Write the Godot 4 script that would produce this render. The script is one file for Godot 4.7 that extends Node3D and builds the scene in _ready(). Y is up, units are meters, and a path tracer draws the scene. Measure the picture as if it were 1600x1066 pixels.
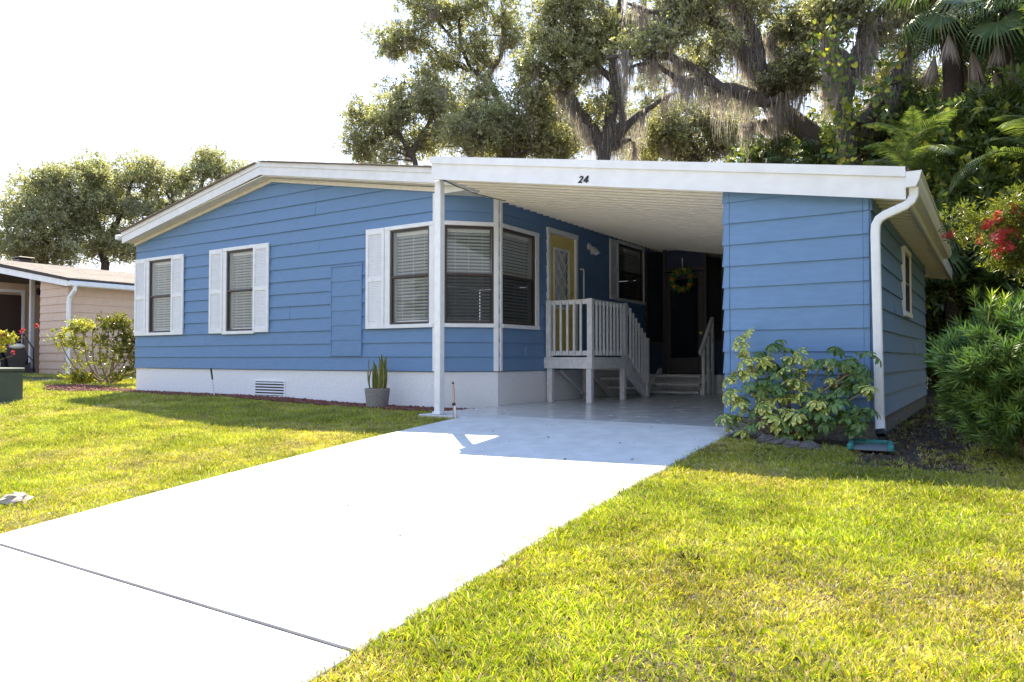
extends Node3D
# A blue lap-sided home with carport, seen from the street end of its driveway.
# World: x along the house front, y up, z towards the street. Carport floor near y = 0.

var M = {}
var names = {}
var rng = RandomNumberGenerator.new()

# ---------------------------------------------------------------- camera model (pixels of the 1600 x 1066 photograph)
const EYE = Vector3(0, 0.72, 0)
const FOCAL = 1155.0
var cam_basis = Basis(Vector3.UP, deg_to_rad(33.2)) * Basis(Vector3.RIGHT, deg_to_rad(1.34))

func ray(x, y):
	return cam_basis * Vector3((x - 800.0) / FOCAL, -(y - 533.0) / FOCAL, -1.0)
func at_z(x, y, z):          # where the sight line meets the plane of that z
	var d = ray(x, y)
	return EYE + d * ((z - EYE.z) / d.z)
func at_x(x, y, wx):
	var d = ray(x, y)
	return EYE + d * ((wx - EYE.x) / d.x)
func at_depth(x, y, m):      # m metres in front of the lens
	return EYE + ray(x, y) * m

# ---------------------------------------------------------------- terrain
func slab_y(z):              # the drive falls to the street, steeper near it
	var u = clampf(z + 6.85, 0.0, 9.5)
	return 0.03 - (0.066 * u + 0.0046 * u * u)
func ground_y(x, z):
	var y = slab_y(z) - 0.045
	y += 0.24 * smoothstep(-14.5, -20.5, x)
	y += 0.06 * smoothstep(-7.5, -11.0, x) * smoothstep(-2.0, -5.5, z)
	if z > -7.6 and (x > -1.2 or x < -5.6):
		y += 0.008 * smoothstep(-5.8, -4.8, z) * (sin(x * 3.1 + z * 1.7) + sin(z * 4.3 - x * 2.2))   # lumpy turf
	y += 0.022 * smoothstep(-1.2, -2.0, x) * smoothstep(-2.6, -2.0, x) * smoothstep(-7.2, -6.4, z)   # turf crowding the drive
	return y

# ---------------------------------------------------------------- mesh builder
class Shape:
	var v = PackedVector3Array()
	var n = PackedVector3Array()
	var c = PackedColorArray()
	var uv = PackedVector2Array()
	var col = Color.WHITE
	func tri(a: Vector3, b: Vector3, d: Vector3, na: Vector3, nb: Vector3, nd: Vector3):
		var f = (b - a).cross(d - a)
		if f.dot(na + nb + nd) > 0.0:      # front faces run clockwise
			v.append(a); v.append(d); v.append(b)
			n.append(na); n.append(nd); n.append(nb)
		else:
			v.append(a); v.append(b); v.append(d)
			n.append(na); n.append(nb); n.append(nd)
		c.append(col); c.append(col); c.append(col)
	func flat(a: Vector3, b: Vector3, d: Vector3, out: Vector3):
		var f = (b - a).cross(d - a).normalized()
		if f.dot(out) < 0.0:
			f = -f
		tri(a, b, d, f, f, f)
	func quad(a, b, d, e, out):
		flat(a, b, d, out)
		flat(a, d, e, out)
	func box(mid: Vector3, size: Vector3, turn = Basis.IDENTITY, bevel = 0.0):
		var h = size * 0.5
		var e = minf(bevel, minf(h.x, minf(h.y, h.z)) * 0.8)
		var axes = [turn.x.normalized(), turn.y.normalized(), turn.z.normalized()]
		var hs = [h.x, h.y, h.z]
		for i in 3:
			for s in [-1.0, 1.0]:
				var j = (i + 1) % 3
				var k = (i + 2) % 3
				var o = mid + axes[i] * hs[i] * s
				var a = axes[j] * (hs[j] - e)
				var b = axes[k] * (hs[k] - e)
				quad(o - a - b, o + a - b, o + a + b, o - a + b, axes[i] * s)
		if e <= 0.0:
			return
		for i in 3:
			var j = (i + 1) % 3
			var k = (i + 2) % 3
			for s in [-1.0, 1.0]:
				for t in [-1.0, 1.0]:
					var l = axes[k] * (hs[k] - e)
					var p = mid + axes[i] * hs[i] * s + axes[j] * (hs[j] - e) * t
					var q = mid + axes[i] * (hs[i] - e) * s + axes[j] * hs[j] * t
					quad(p - l, p + l, q + l, q - l, axes[i] * s + axes[j] * t)
		for s in [-1.0, 1.0]:
			for t in [-1.0, 1.0]:
				for r in [-1.0, 1.0]:
					var o = [axes[0] * s, axes[1] * t, axes[2] * r]
					var inner = mid + o[0] * (h.x - e) + o[1] * (h.y - e) + o[2] * (h.z - e)
					flat(inner + o[0] * e, inner + o[1] * e, inner + o[2] * e, o[0] + o[1] + o[2])
	func bar(a: Vector3, b: Vector3, w: float, t: float, up = Vector3.UP, bevel = 0.0):   # a box from a to b, w across, t along up
		var z = (b - a).normalized()
		var x = up.cross(z).normalized()
		var y = z.cross(x)
		box((a + b) * 0.5, Vector3(w, t, a.distance_to(b)), Basis(x, y, z), bevel)
	func tube(path, radii, sides = 8, cap = true):
		var m = path.size()
		if m < 2:
			return
		var rings = []
		var dirs = []
		var side = Vector3.ZERO
		for i in m:
			var d = (path[mini(i + 1, m - 1)] - path[maxi(i - 1, 0)]).normalized()
			if side == Vector3.ZERO:
				side = d.cross(Vector3.RIGHT if absf(d.x) < 0.8 else Vector3.UP).normalized()
			else:
				side = (side - d * side.dot(d)).normalized()
			var other = d.cross(side)
			var ring = []
			var nr = []
			var r = radii[i] if radii is Array or radii is PackedFloat32Array else radii
			for k in sides:
				var a = TAU * k / sides
				var o = side * cos(a) + other * sin(a)
				ring.append(path[i] + o * r)
				nr.append(o)
			rings.append(ring)
			dirs.append(nr)
		for i in m - 1:
			for k in sides:
				var l = (k + 1) % sides
				tri(rings[i][k], rings[i][l], rings[i + 1][l], dirs[i][k], dirs[i][l], dirs[i + 1][l])
				tri(rings[i][k], rings[i + 1][l], rings[i + 1][k], dirs[i][k], dirs[i + 1][l], dirs[i + 1][k])
		if cap:
			var d0 = (path[0] - path[1]).normalized()
			var d1 = (path[m - 1] - path[m - 2]).normalized()
			for k in sides:
				var l = (k + 1) % sides
				tri(path[0], rings[0][k], rings[0][l], d0, d0, d0)
				tri(path[m - 1], rings[m - 1][k], rings[m - 1][l], d1, d1, d1)
	func sweep(path, outline, up = Vector3.BACK):    # a flat-sided outline carried along a path
		var m = path.size()
		var rings = []
		for i in m:
			var d = (path[mini(i + 1, m - 1)] - path[maxi(i - 1, 0)]).normalized()
			var x = up.cross(d).normalized()
			var y = d.cross(x)
			var ring = []
			for o in outline:
				ring.append(path[i] + x * o.x + y * o.y)
			rings.append(ring)
		var k_n = outline.size()
		for i in m - 1:
			var mid = (path[i] + path[i + 1]) * 0.5
			for k in k_n:
				var l = (k + 1) % k_n
				var out = (rings[i][k] + rings[i][l] + rings[i + 1][k] + rings[i + 1][l]) * 0.25 - mid
				quad(rings[i][k], rings[i][l], rings[i + 1][l], rings[i + 1][k], out)
	func lathe(profile, mid: Vector3, sides = 20):   # profile: (radius, height) from the bottom up
		for i in profile.size() - 1:
			var p = profile[i]
			var q = profile[i + 1]
			var t = (q - p).normalized()
			for k in sides:
				var a = TAU * k / sides
				var b = TAU * (k + 1) / sides
				var da = Vector3(cos(a), 0, sin(a))
				var db = Vector3(cos(b), 0, sin(b))
				var na = (da * t.y - Vector3.UP * t.x).normalized()
				var nb = (db * t.y - Vector3.UP * t.x).normalized()
				var v0 = mid + da * p.x + Vector3.UP * p.y
				var v1 = mid + db * p.x + Vector3.UP * p.y
				var v2 = mid + db * q.x + Vector3.UP * q.y
				var v3 = mid + da * q.x + Vector3.UP * q.y
				if p.x > 0.0001:
					tri(v0, v1, v2, na, nb, nb)
				if q.x > 0.0001:
					tri(v0, v2, v3, na, nb, na)
	func blob(mid: Vector3, size: Vector3, rough: float, seed_: int, rings = 7, sides = 10):   # a lumpy stone
		var nz = FastNoiseLite.new()
		nz.seed = seed_
		nz.frequency = 1.1
		var at = []
		for i in rings + 1:
			var row = []
			for k in sides:
				var a = PI * i / rings
				var b = TAU * k / sides
				var o = Vector3(sin(a) * cos(b), cos(a), sin(a) * sin(b))
				row.append(mid + o * size * (1.0 + rough * nz.get_noise_3dv(o * 2.0)))
			at.append(row)
		for i in rings:
			for k in sides:
				var l = (k + 1) % sides
				var out = (at[i][k] + at[i + 1][l]) * 0.5 - mid
				if i > 0:
					flat(at[i][k], at[i][l], at[i + 1][l], out)
				if i < rings - 1:
					flat(at[i][k], at[i + 1][l], at[i + 1][k], out)
	func leaf(base: Vector3, tip: Vector3, wide: float, face: Vector3, fold = 0.15):   # a folded pointed blade of four triangles
		var along = tip - base
		var side = along.cross(face).normalized() * wide * 0.5
		var lift = side.cross(along).normalized() * wide * fold
		var mid = base + along * 0.45
		var l = mid + side + lift
		var r = mid - side + lift
		flat(base, l, tip, face)
		flat(base, tip, r, face)
	func mesh(material = null):
		if v.is_empty():
			return ArrayMesh.new()
		var a = []
		a.resize(Mesh.ARRAY_MAX)
		a[Mesh.ARRAY_VERTEX] = v
		a[Mesh.ARRAY_NORMAL] = n
		a[Mesh.ARRAY_COLOR] = c
		if uv.size() == v.size():
			a[Mesh.ARRAY_TEX_UV] = uv
		var out = ArrayMesh.new()
		out.add_surface_from_arrays(Mesh.PRIMITIVE_TRIANGLES, a)
		if material:
			out.surface_set_material(0, material)
		return out

# ---------------------------------------------------------------- nodes
func numbered(called):
	names[called] = names.get(called, -1) + 1
	return called if names[called] == 0 else "%s_%03d" % [called, names[called]]
func tag(o, label, category, group = ""):
	o.set_meta("label", label)
	o.set_meta("category", category)
	if group:
		o.set_meta("group", group)
func thing(called, label, category, where = Vector3.ZERO, turn = 0.0, group = ""):
	var o = Node3D.new()
	o.name = numbered(called)
	add_child(o)
	o.position = where
	o.rotation.y = turn
	tag(o, label, category, group)
	return o
func part(parent, called, shape, material, xf = Transform3D.IDENTITY, kind = ""):
	var o = MeshInstance3D.new()
	o.name = called
	o.mesh = shape.mesh(material) if shape is Shape else shape
	if not shape is Shape:
		o.material_override = material
	o.transform = xf
	parent.add_child(o, true)
	if kind:
		o.set_meta("kind", kind)
	return o
func holder(parent, called, xf = Transform3D.IDENTITY):
	var o = Node3D.new()
	o.name = called
	o.transform = xf
	parent.add_child(o, true)
	return o
func setting(called, shape, material):
	var o = part(self, called, shape, material)
	o.set_meta("kind", "structure")
	return o
func scatter(parent, called, mesh, spots, colors = null, kind = ""):
	var mm = MultiMesh.new()
	mm.transform_format = MultiMesh.TRANSFORM_3D
	mm.use_colors = colors != null
	mm.mesh = mesh
	mm.instance_count = spots.size()
	for i in spots.size():
		mm.set_instance_transform(i, spots[i])
		if colors != null:
			mm.set_instance_color(i, colors[i])
	var o = MultiMeshInstance3D.new()
	o.name = called
	o.multimesh = mm
	parent.add_child(o, true)
	if kind:
		o.set_meta("kind", kind)
	return o

# ---------------------------------------------------------------- materials
func noise_tex(freq, lo, hi, seed_ = 1, octaves = 4, size = 512, cellular = false):
	var nz = FastNoiseLite.new()
	nz.seed = seed_
	nz.frequency = freq
	nz.fractal_octaves = octaves
	if cellular:
		nz.noise_type = FastNoiseLite.TYPE_CELLULAR
	var t = NoiseTexture2D.new()
	t.width = size
	t.height = size
	t.seamless = true
	t.noise = nz
	var g = Gradient.new()
	g.set_color(0, lo)
	g.set_color(1, hi)
	t.color_ramp = g
	return t
func mat(called, r, g, b, rough = 0.7, opts = {}):
	var m = StandardMaterial3D.new()
	m.resource_name = called
	m.albedo_color = Color(r, g, b).linear_to_srgb()
	m.roughness = rough
	m.metallic_specular = opts.get("spec", 0.5)
	m.metallic = opts.get("metal", 0.0)
	if opts.has("tex"):
		m.albedo_texture = opts.tex
	if opts.has("bump"):
		m.heightmap_enabled = true
		m.heightmap_texture = opts.bump
		m.heightmap_scale = opts.get("relief", 0.2)
	if opts.has("rtex"):
		m.roughness_texture = opts.rtex
	if opts.has("tex") or opts.has("bump") or opts.has("rtex"):
		m.uv1_triplanar = true
		m.uv1_world_triplanar = true
		var s = opts.get("scale", 1.0)
		m.uv1_scale = s if s is Vector3 else Vector3(s, s, s)
	if opts.get("vcol", false):
		m.vertex_color_use_as_albedo = true
	if opts.has("back"):
		m.backlight_enabled = true
		m.backlight = opts.back.linear_to_srgb()
	M[called] = m
	return m
func gray(x):
	return Color(x, x, x)

func make_materials():
	var soft = noise_tex(0.012, gray(0.94), gray(1.0), 3)
	var worn = noise_tex(0.02, gray(0.88), gray(1.0), 3, 5)
	var fine = noise_tex(0.06, gray(0.80), gray(1.0), 5)
	var bumpy = noise_tex(0.05, gray(0.0), gray(1.0), 7, 5)
	var grain = noise_tex(0.10, gray(0.2), gray(0.8), 8, 3)
	mat("blue_paint", 0.148, 0.268, 0.452, 0.62, {"tex": soft, "bump": grain, "relief": 0.03, "scale": Vector3(0.6, 2.5, 0.6)})
	mat("white_paint", 0.88, 0.88, 0.87, 0.5, {"tex": soft, "scale": 0.9})
	mat("white_metal", 0.86, 0.86, 0.85, 0.38, {"tex": soft, "scale": 0.6})
	mat("cream_metal", 0.88, 0.82, 0.72, 0.45, {"tex": soft, "scale": 0.8})
	mat("deck_paint", 0.86, 0.86, 0.85, 0.55, {"tex": worn, "scale": 0.8})
	mat("stucco", 0.87, 0.87, 0.87, 0.85, {"tex": soft, "bump": grain, "relief": 0.13, "scale": 2.6})
	mat("bare_concrete", 0.36, 0.33, 0.30, 0.9, {"tex": noise_tex(0.02, gray(0.65), gray(1.0), 13), "bump": bumpy, "relief": 1.0, "scale": 1.5})
	mat("drive_concrete", 0.66, 0.65, 0.62, 0.85, {"tex": noise_tex(0.008, gray(0.90), gray(1.0), 11, 5), "bump": grain, "relief": 0.12, "scale": 0.8})
	mat("painted_floor", 0.62, 0.62, 0.61, 0.30, {"tex": soft, "rtex": noise_tex(0.01, gray(0.5), gray(1.0), 17), "scale": 0.5})
	mat("asphalt", 0.28, 0.28, 0.27, 0.9, {"tex": fine, "scale": 2.0})
	mat("soil", 0.17, 0.135, 0.075, 0.95, {"tex": noise_tex(0.03, gray(0.45), gray(1.0), 19, 5), "bump": bumpy, "relief": 2.0, "scale": 1.3})
	mat("dirt", 0.10, 0.075, 0.055, 0.95, {"tex": noise_tex(0.04, gray(0.5), gray(1.0), 23, 5), "bump": bumpy, "relief": 2.0, "scale": 1.6})
	mat("mulch_bed", 0.085, 0.030, 0.024, 0.95, {"tex": noise_tex(0.06, gray(0.5), gray(1.0), 29, 4), "bump": bumpy, "relief": 2.5, "scale": 2.5})
	mat("chips", 1, 1, 1, 0.9, {"vcol": true})
	mat("shingle", 0.125, 0.103, 0.092, 0.9, {"tex": noise_tex(0.09, gray(0.45), gray(1.0), 31, 3), "scale": Vector3(1.0, 1.0, 0.8)})
	mat("rake_shingle", 0.30, 0.25, 0.215, 0.9)
	mat("sash_brown", 0.055, 0.035, 0.028, 0.45)
	mat("slat_white", 0.72, 0.72, 0.69, 0.5)
	mat("room", 0.30, 0.28, 0.25, 0.9)
	mat("navy_panel", 0.030, 0.042, 0.085, 0.6)
	mat("bronze_frame", 0.055, 0.047, 0.042, 0.45)
	mat("door_yellow", 0.84, 0.64, 0.18, 0.5, {"tex": soft, "scale": 1.0})
	mat("brass", 0.65, 0.45, 0.18, 0.3, {"metal": 1.0})
	mat("black_plastic", 0.012, 0.012, 0.013, 0.5)
	mat("tan_paint", 0.68, 0.49, 0.36, 0.65, {"tex": soft, "scale": 0.7})
	mat("box_green", 0.085, 0.105, 0.072, 0.5, {"tex": soft, "scale": 1.0})
	mat("car_paint", 0.018, 0.019, 0.023, 0.10)
	M.car_paint.clearcoat_enabled = true
	mat("tyre", 0.02, 0.02, 0.02, 0.85)
	mat("rim_metal", 0.55, 0.55, 0.56, 0.3, {"metal": 1.0})
	mat("pot_concrete", 0.44, 0.405, 0.37, 0.9, {"tex": noise_tex(0.03, gray(0.6), gray(1.0), 37), "bump": bumpy, "relief": 0.6, "scale": 3.0})
	mat("pale_stone", 0.62, 0.55, 0.50, 0.95, {"tex": worn, "bump": bumpy, "relief": 2.0, "scale": 4.0})
	mat("stone", 0.46, 0.42, 0.39, 0.95, {"tex": noise_tex(0.08, gray(0.35), gray(1.0), 41, 4), "bump": bumpy, "relief": 3.0, "scale": 4.0})
	mat("teal_plastic", 0.03, 0.21, 0.19, 0.45, {"tex": soft, "scale": 2.0})
	mat("gray_slab", 0.16, 0.19, 0.20, 0.8, {"tex": fine, "scale": 2.0})
	mat("pale_wood", 0.52, 0.41, 0.30, 0.8)
	mat("oak_bark", 0.25, 0.205, 0.17, 0.95, {"tex": noise_tex(0.04, gray(0.45), gray(1.0), 43, 5), "bump": bumpy, "relief": 6.0, "scale": 1.0})
	mat("palm_bark", 0.15, 0.105, 0.075, 0.95, {"tex": noise_tex(0.05, gray(0.45), gray(1.0), 47, 5), "bump": bumpy, "relief": 4.0, "scale": 1.5})
	mat("twig", 0.24, 0.17, 0.11, 0.9)
	mat("green_stem", 0.16, 0.17, 0.06, 0.7)
	mat("leaf", 1, 1, 1, 0.34, {"vcol": true, "back": Color(0.93, 1.0, 0.50)})
	mat("thick_leaf", 1, 1, 1, 0.45, {"vcol": true, "back": Color(0.45, 0.50, 0.20)})
	mat("grass_blade", 1, 1, 1, 0.36, {"vcol": true, "back": Color(0.84, 0.90, 0.30)})
	mat("moss", 0.27, 0.235, 0.195, 0.95, {"back": Color(0.5, 0.45, 0.38)})
	mat("dead_leaf", 1, 1, 1, 0.8, {"vcol": true, "back": Color(0.4, 0.3, 0.2)})
	mat("petal", 1, 1, 1, 0.6, {"vcol": true, "back": Color(0.6, 0.5, 0.5)})
	mat("number_black", 0.01, 0.01, 0.01, 0.5)
	mat("lamp_white", 0.75, 0.75, 0.74, 0.35)
	var glass = StandardMaterial3D.new()
	glass.resource_name = "window_glass"
	glass.transparency = BaseMaterial3D.TRANSPARENCY_ALPHA
	glass.albedo_color = Color(0.80, 0.86, 0.84, 0.12)
	glass.roughness = 0.02
	M["glass"] = glass
	var dark = StandardMaterial3D.new()
	dark.resource_name = "tinted_glass"
	dark.transparency = BaseMaterial3D.TRANSPARENCY_ALPHA
	dark.albedo_color = Color(0.05, 0.06, 0.06, 0.7)
	dark.roughness = 0.03
	M["dark_glass"] = dark
	var mesh_ = StandardMaterial3D.new()
	mesh_.resource_name = "insect_screen"
	mesh_.transparency = BaseMaterial3D.TRANSPARENCY_ALPHA
	mesh_.albedo_color = Color(0.10, 0.10, 0.10, 0.55)
	mesh_.roughness = 0.9
	M["screen"] = mesh_

# ---------------------------------------------------------------- walls of lapped boards
func wall_frame(a: Vector3, b: Vector3):          # x runs along the wall, y up, z out of it
	var u = (b - a).normalized()
	return Transform3D(Basis(u, Vector3.UP, u.cross(Vector3.UP)), a)
func rect(u0, v0, u1, v1):
	return PackedVector2Array([Vector2(u0, v0), Vector2(u1, v0), Vector2(u1, v1), Vector2(u0, v1)])
func board(parent, called, poly, v0, v1, deep0, deep1, material):   # a board thick below, thin above
	var s = Shape.new()
	var lift = func(p): return Vector3(p.x, p.y, lerpf(deep0, deep1, clampf((p.y - v0) / (v1 - v0), 0.0, 1.0)))
	var idx = Geometry2D.triangulate_polygon(poly)
	for i in range(0, idx.size(), 3):
		s.flat(lift.call(poly[idx[i]]), lift.call(poly[idx[i + 1]]), lift.call(poly[idx[i + 2]]), Vector3.BACK)
	var mid = Vector2.ZERO
	for p in poly:
		mid += p / poly.size()
	for i in poly.size():
		var p = poly[i]
		var q = poly[(i + 1) % poly.size()]
		var d = (q - p).normalized()
		var out = Vector2(d.y, -d.x)
		if not Geometry2D.is_polygon_clockwise(poly):
			out = out
		else:
			out = -out
		s.quad(lift.call(p), lift.call(q), Vector3(q.x, q.y, -0.004), Vector3(p.x, p.y, -0.004), Vector3(out.x, out.y, 0))
	return part(parent, called, s, material)
# rows of boards from v0 up; top: polygon that bounds them; holes: window and door openings; cuts: {row: [u, ...]} butt joints
func siding(house, called, xf, length, v0, step, bounds, holes, cuts, material, caps = 0.0):
	var w = holder(house, called, xf)
	var top = 0.0
	for p in bounds:
		top = maxf(top, p.y)
	var row = 0
	var v = v0
	while v < top - 0.004:
		var ends = [0.0]
		if caps > 0.0:
			ends.append(caps)
		for c in cuts.get(row, []):
			ends.append(c)
		if caps > 0.0:
			ends.append(length - caps)
		ends.append(length)
		for i in ends.size() - 1:
			var a = ends[i] + (0.0015 if i > 0 else 0.0)
			var b = ends[i + 1] - (0.0015 if i < ends.size() - 2 else 0.0)
			var pieces = Geometry2D.intersect_polygons(rect(a, v, b, v + step), bounds)
			for h in holes:
				var left = []
				for p in pieces:
					for q in Geometry2D.clip_polygons(p, h):
						left.append(q)
				pieces = left
			for p in pieces:
				if p.size() < 3:
					continue
				var lo = 1e9
				var hi = -1e9
				for q in p:
					lo = minf(lo, q.y)
					hi = maxf(hi, q.y)
				if hi - lo < 0.01:
					continue
				var cap = caps > 0.0 and (i == 0 or i == ends.size() - 2)
				var sag = 0.0025 * sin(row * 12.9898 + i * 78.2)
				board(w, "corner_cap" if cap else "siding_board", p, v, v + step, 0.025 + sag + (0.003 if cap else 0.0), 0.007 + (0.003 if cap else 0.0), material)
		row += 1
		v += step
	return w
# the wall's own thickness behind the boards, round its openings
func wall_core(house, xf, length, v0, v1, holes, material):
	var us = [0.0, length]
	for h in holes:
		us.append(h[0].x)
		us.append(h[2].x)
	us.sort()
	var s = Shape.new()
	for i in us.size() - 1:
		if us[i + 1] - us[i] < 0.002:
			continue
		var mid = (us[i] + us[i + 1]) * 0.5
		var cuts = []
		for h in holes:
			if mid > h[0].x and mid < h[2].x:
				cuts.append([h[0].y, h[2].y])
		cuts.sort()
		var v = v0
		for c in cuts + [[v1, v1]]:
			if c[0] - v > 0.002:
				s.box(Vector3(mid, (v + c[0]) * 0.5, -0.065), Vector3(us[i + 1] - us[i], c[0] - v, 0.12))
			v = c[1]
	return part(house, "wall_core", s, material, xf)

func window(house, called, xf, u0, v0, u1, v1, case_w, blind = true, screen = false, tilt = -0.34, blind_from = 0.0):
	var w = u1 - u0
	var h = v1 - v0
	var o = holder(house, called, xf * Transform3D(Basis.IDENTITY, Vector3(u0, v0, 0)))
	var s = Shape.new()      # casing: left, right, head, sill
	var cl = case_w[0]
	var cr = case_w[1]
	if cl > 0.0:
		s.box(Vector3(-cl * 0.5, h * 0.5, 0.012), Vector3(cl, h, 0.07), Basis.IDENTITY, 0.004)
	if cr > 0.0:
		s.box(Vector3(w + cr * 0.5, h * 0.5, 0.012), Vector3(cr, h, 0.07), Basis.IDENTITY, 0.004)
	s.box(Vector3((w + cr - cl) * 0.5, h + 0.03, 0.014), Vector3(w + cl + cr + 0.004, 0.06, 0.076), Basis.IDENTITY, 0.004)
	s.box(Vector3((w + cr - cl) * 0.5, -0.028, 0.018), Vector3(w + cl + cr + 0.004, 0.056, 0.084), Basis.IDENTITY, 0.004)
	part(o, "casing", s, M.white_paint)
	var f = Shape.new()
	var t = 0.032
	f.box(Vector3(t * 0.5, h * 0.5, 0.005), Vector3(t, h, 0.05), Basis.IDENTITY, 0.004)
	f.box(Vector3(w - t * 0.5, h * 0.5, 0.005), Vector3(t, h, 0.05), Basis.IDENTITY, 0.004)
	f.box(Vector3(w * 0.5, h - t * 0.5, 0.005), Vector3(w - 2 * t, t, 0.05), Basis.IDENTITY, 0.004)
	f.box(Vector3(w * 0.5, t * 0.5, 0.005), Vector3(w - 2 * t, t, 0.05), Basis.IDENTITY, 0.004)
	part(o, "sash_frame", f, M.sash_brown)
	var r = Shape.new()
	r.box(Vector3(w * 0.5, h * 0.5, 0.008), Vector3(w - 2 * t, 0.036, 0.044), Basis.IDENTITY, 0.004)
	part(o, "meeting_rail", r, M.sash_brown)
	for k in 2:
		var g = Shape.new()
		var y0 = t if k == 0 else h * 0.5 + 0.018
		var y1 = h * 0.5 - 0.018 if k == 0 else h - t
		var z = -0.008 if k == 0 else 0.008
		g.quad(Vector3(t, y0, z), Vector3(w - t, y0, z), Vector3(w - t, y1, z), Vector3(t, y1, z), Vector3.BACK)
		part(o, "pane", g, M.glass)
	if screen:
		var g = Shape.new()
		g.quad(Vector3(t, t, 0.016), Vector3(w - t, t, 0.016), Vector3(w - t, h * 0.5 - 0.018, 0.016), Vector3(t, h * 0.5 - 0.018, 0.016), Vector3.BACK)
		part(o, "insect_screen", g, M.screen)
	if blind:
		var b = Shape.new()
		var x0 = maxf(t + 0.02, w * blind_from)
		var bw = w - t - 0.02 - x0
		var step = 0.0485
		var n = int((h - 0.14) / step)
		var turn = Basis(Vector3.RIGHT, tilt)
		for i in n:
			var y = h - 0.11 - step * i
			if y < 0.07:
				break
			b.box(Vector3(x0 + bw * 0.5, y + 0.0015 * sin(i * 3.7 + w * 9.0), -0.085), Vector3(bw, 0.003, 0.05), turn * Basis(Vector3.BACK, 0.0015 * sin(i * 5.1 + h)))
		b.box(Vector3(x0 + bw * 0.5, h - 0.06, -0.085), Vector3(bw, 0.05, 0.055))
		b.box(Vector3(x0 + bw * 0.5, 0.05, -0.085), Vector3(bw, 0.018, 0.05))
		for q in [0.18, 0.5, 0.82]:
			b.box(Vector3(x0 + bw * q, h * 0.5, -0.056), Vector3(0.004, h - 0.13, 0.002))
		part(o, "blind", b, M.slat_white, Transform3D.IDENTITY, "stuff")
	return o
func shutter(house, xf, u0, u1, v0, v1):
	var w = u1 - u0
	var h = v1 - v0
	var o = holder(house, "shutter", xf * Transform3D(Basis.IDENTITY, Vector3(u0, v0, 0.030)))
	var s = Shape.new()
	var st = 0.052
	for x in [st * 0.5, w - st * 0.5]:
		s.box(Vector3(x, h * 0.5, 0.014), Vector3(st, h, 0.03), Basis.IDENTITY, 0.004)
	for y in [[0.0, 0.09], [h * 0.47, h * 0.47 + 0.07], [h - 0.09, h]]:
		s.box(Vector3(w * 0.5, (y[0] + y[1]) * 0.5, 0.014), Vector3(w - 2 * st, y[1] - y[0], 0.028), Basis.IDENTITY, 0.004)
	s.box(Vector3(w * 0.5, h * 0.5, 0.001), Vector3(w - 0.01, h - 0.01, 0.003))
	part(o, "frame", s, M.white_paint)
	var l = Shape.new()
	for f in [[0.09, h * 0.47], [h * 0.47 + 0.07, h - 0.09]]:
		var n = int((f[1] - f[0]) / 0.024)
		for i in n:
			var y = f[0] + (i + 0.5) * (f[1] - f[0]) / n
			l.box(Vector3(w * 0.5, y, 0.013), Vector3(w - 2 * st - 0.001, 0.005, 0.024), Basis(Vector3.RIGHT, 1.15))
	part(o, "louvre_rows", l, M.white_paint, Transform3D.IDENTITY, "stuff")
	return o

# ---------------------------------------------------------------- more shapes
func prism(s, poly, z0, z1):                       # an outline in x, y given depth
	var idx = Geometry2D.triangulate_polygon(poly)
	for i in range(0, idx.size(), 3):
		for z in [z0, z1]:
			var a = poly[idx[i]]
			var b = poly[idx[i + 1]]
			var d = poly[idx[i + 2]]
			s.flat(Vector3(a.x, a.y, z), Vector3(b.x, b.y, z), Vector3(d.x, d.y, z), Vector3(0, 0, signf(z - (z0 + z1) * 0.5)))
	var cw = Geometry2D.is_polygon_clockwise(poly)
	for i in poly.size():
		var p = poly[i]
		var q = poly[(i + 1) % poly.size()]
		var d = (q - p).normalized()
		var out = Vector3(d.y, -d.x, 0) * (-1.0 if cw else 1.0)
		s.quad(Vector3(p.x, p.y, z0), Vector3(q.x, q.y, z0), Vector3(q.x, q.y, z1), Vector3(p.x, p.y, z1), out)
func settle(o, where):                             # moves a thing's own origin to its base
	for k in o.get_children():
		k.position -= where
	o.position = where
const PLAN = Basis(Vector3(1, 0, 0), Vector3(0, 0, -1), Vector3(0, 1, 0))   # lays an outline of (x, -z) flat

func roof_y(x):            # top of the gable roof
	return 4.0 - (0.19 * (-10.3 - x) if x < -10.3 else 0.167 * (x + 10.3))
func port_y(x):            # top of the carport roof
	return 3.2 - 0.167 * (x + 5.8)
func chevron(x0, x1, drop_a, drop_b, peak_drop = 0.0):
	var t = PackedVector2Array([Vector2(x0, roof_y(x0) - drop_a), Vector2(-10.3, 4.0 - drop_a - peak_drop), Vector2(x1, roof_y(x1) - drop_a)])
	t.append_array(PackedVector2Array([Vector2(x1, roof_y(x1) - drop_b), Vector2(-10.3, 4.0 - drop_b - peak_drop), Vector2(x0, roof_y(x0) - drop_b)]))
	return t

const STEP = 0.2095
const BASE = 0.533

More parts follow.
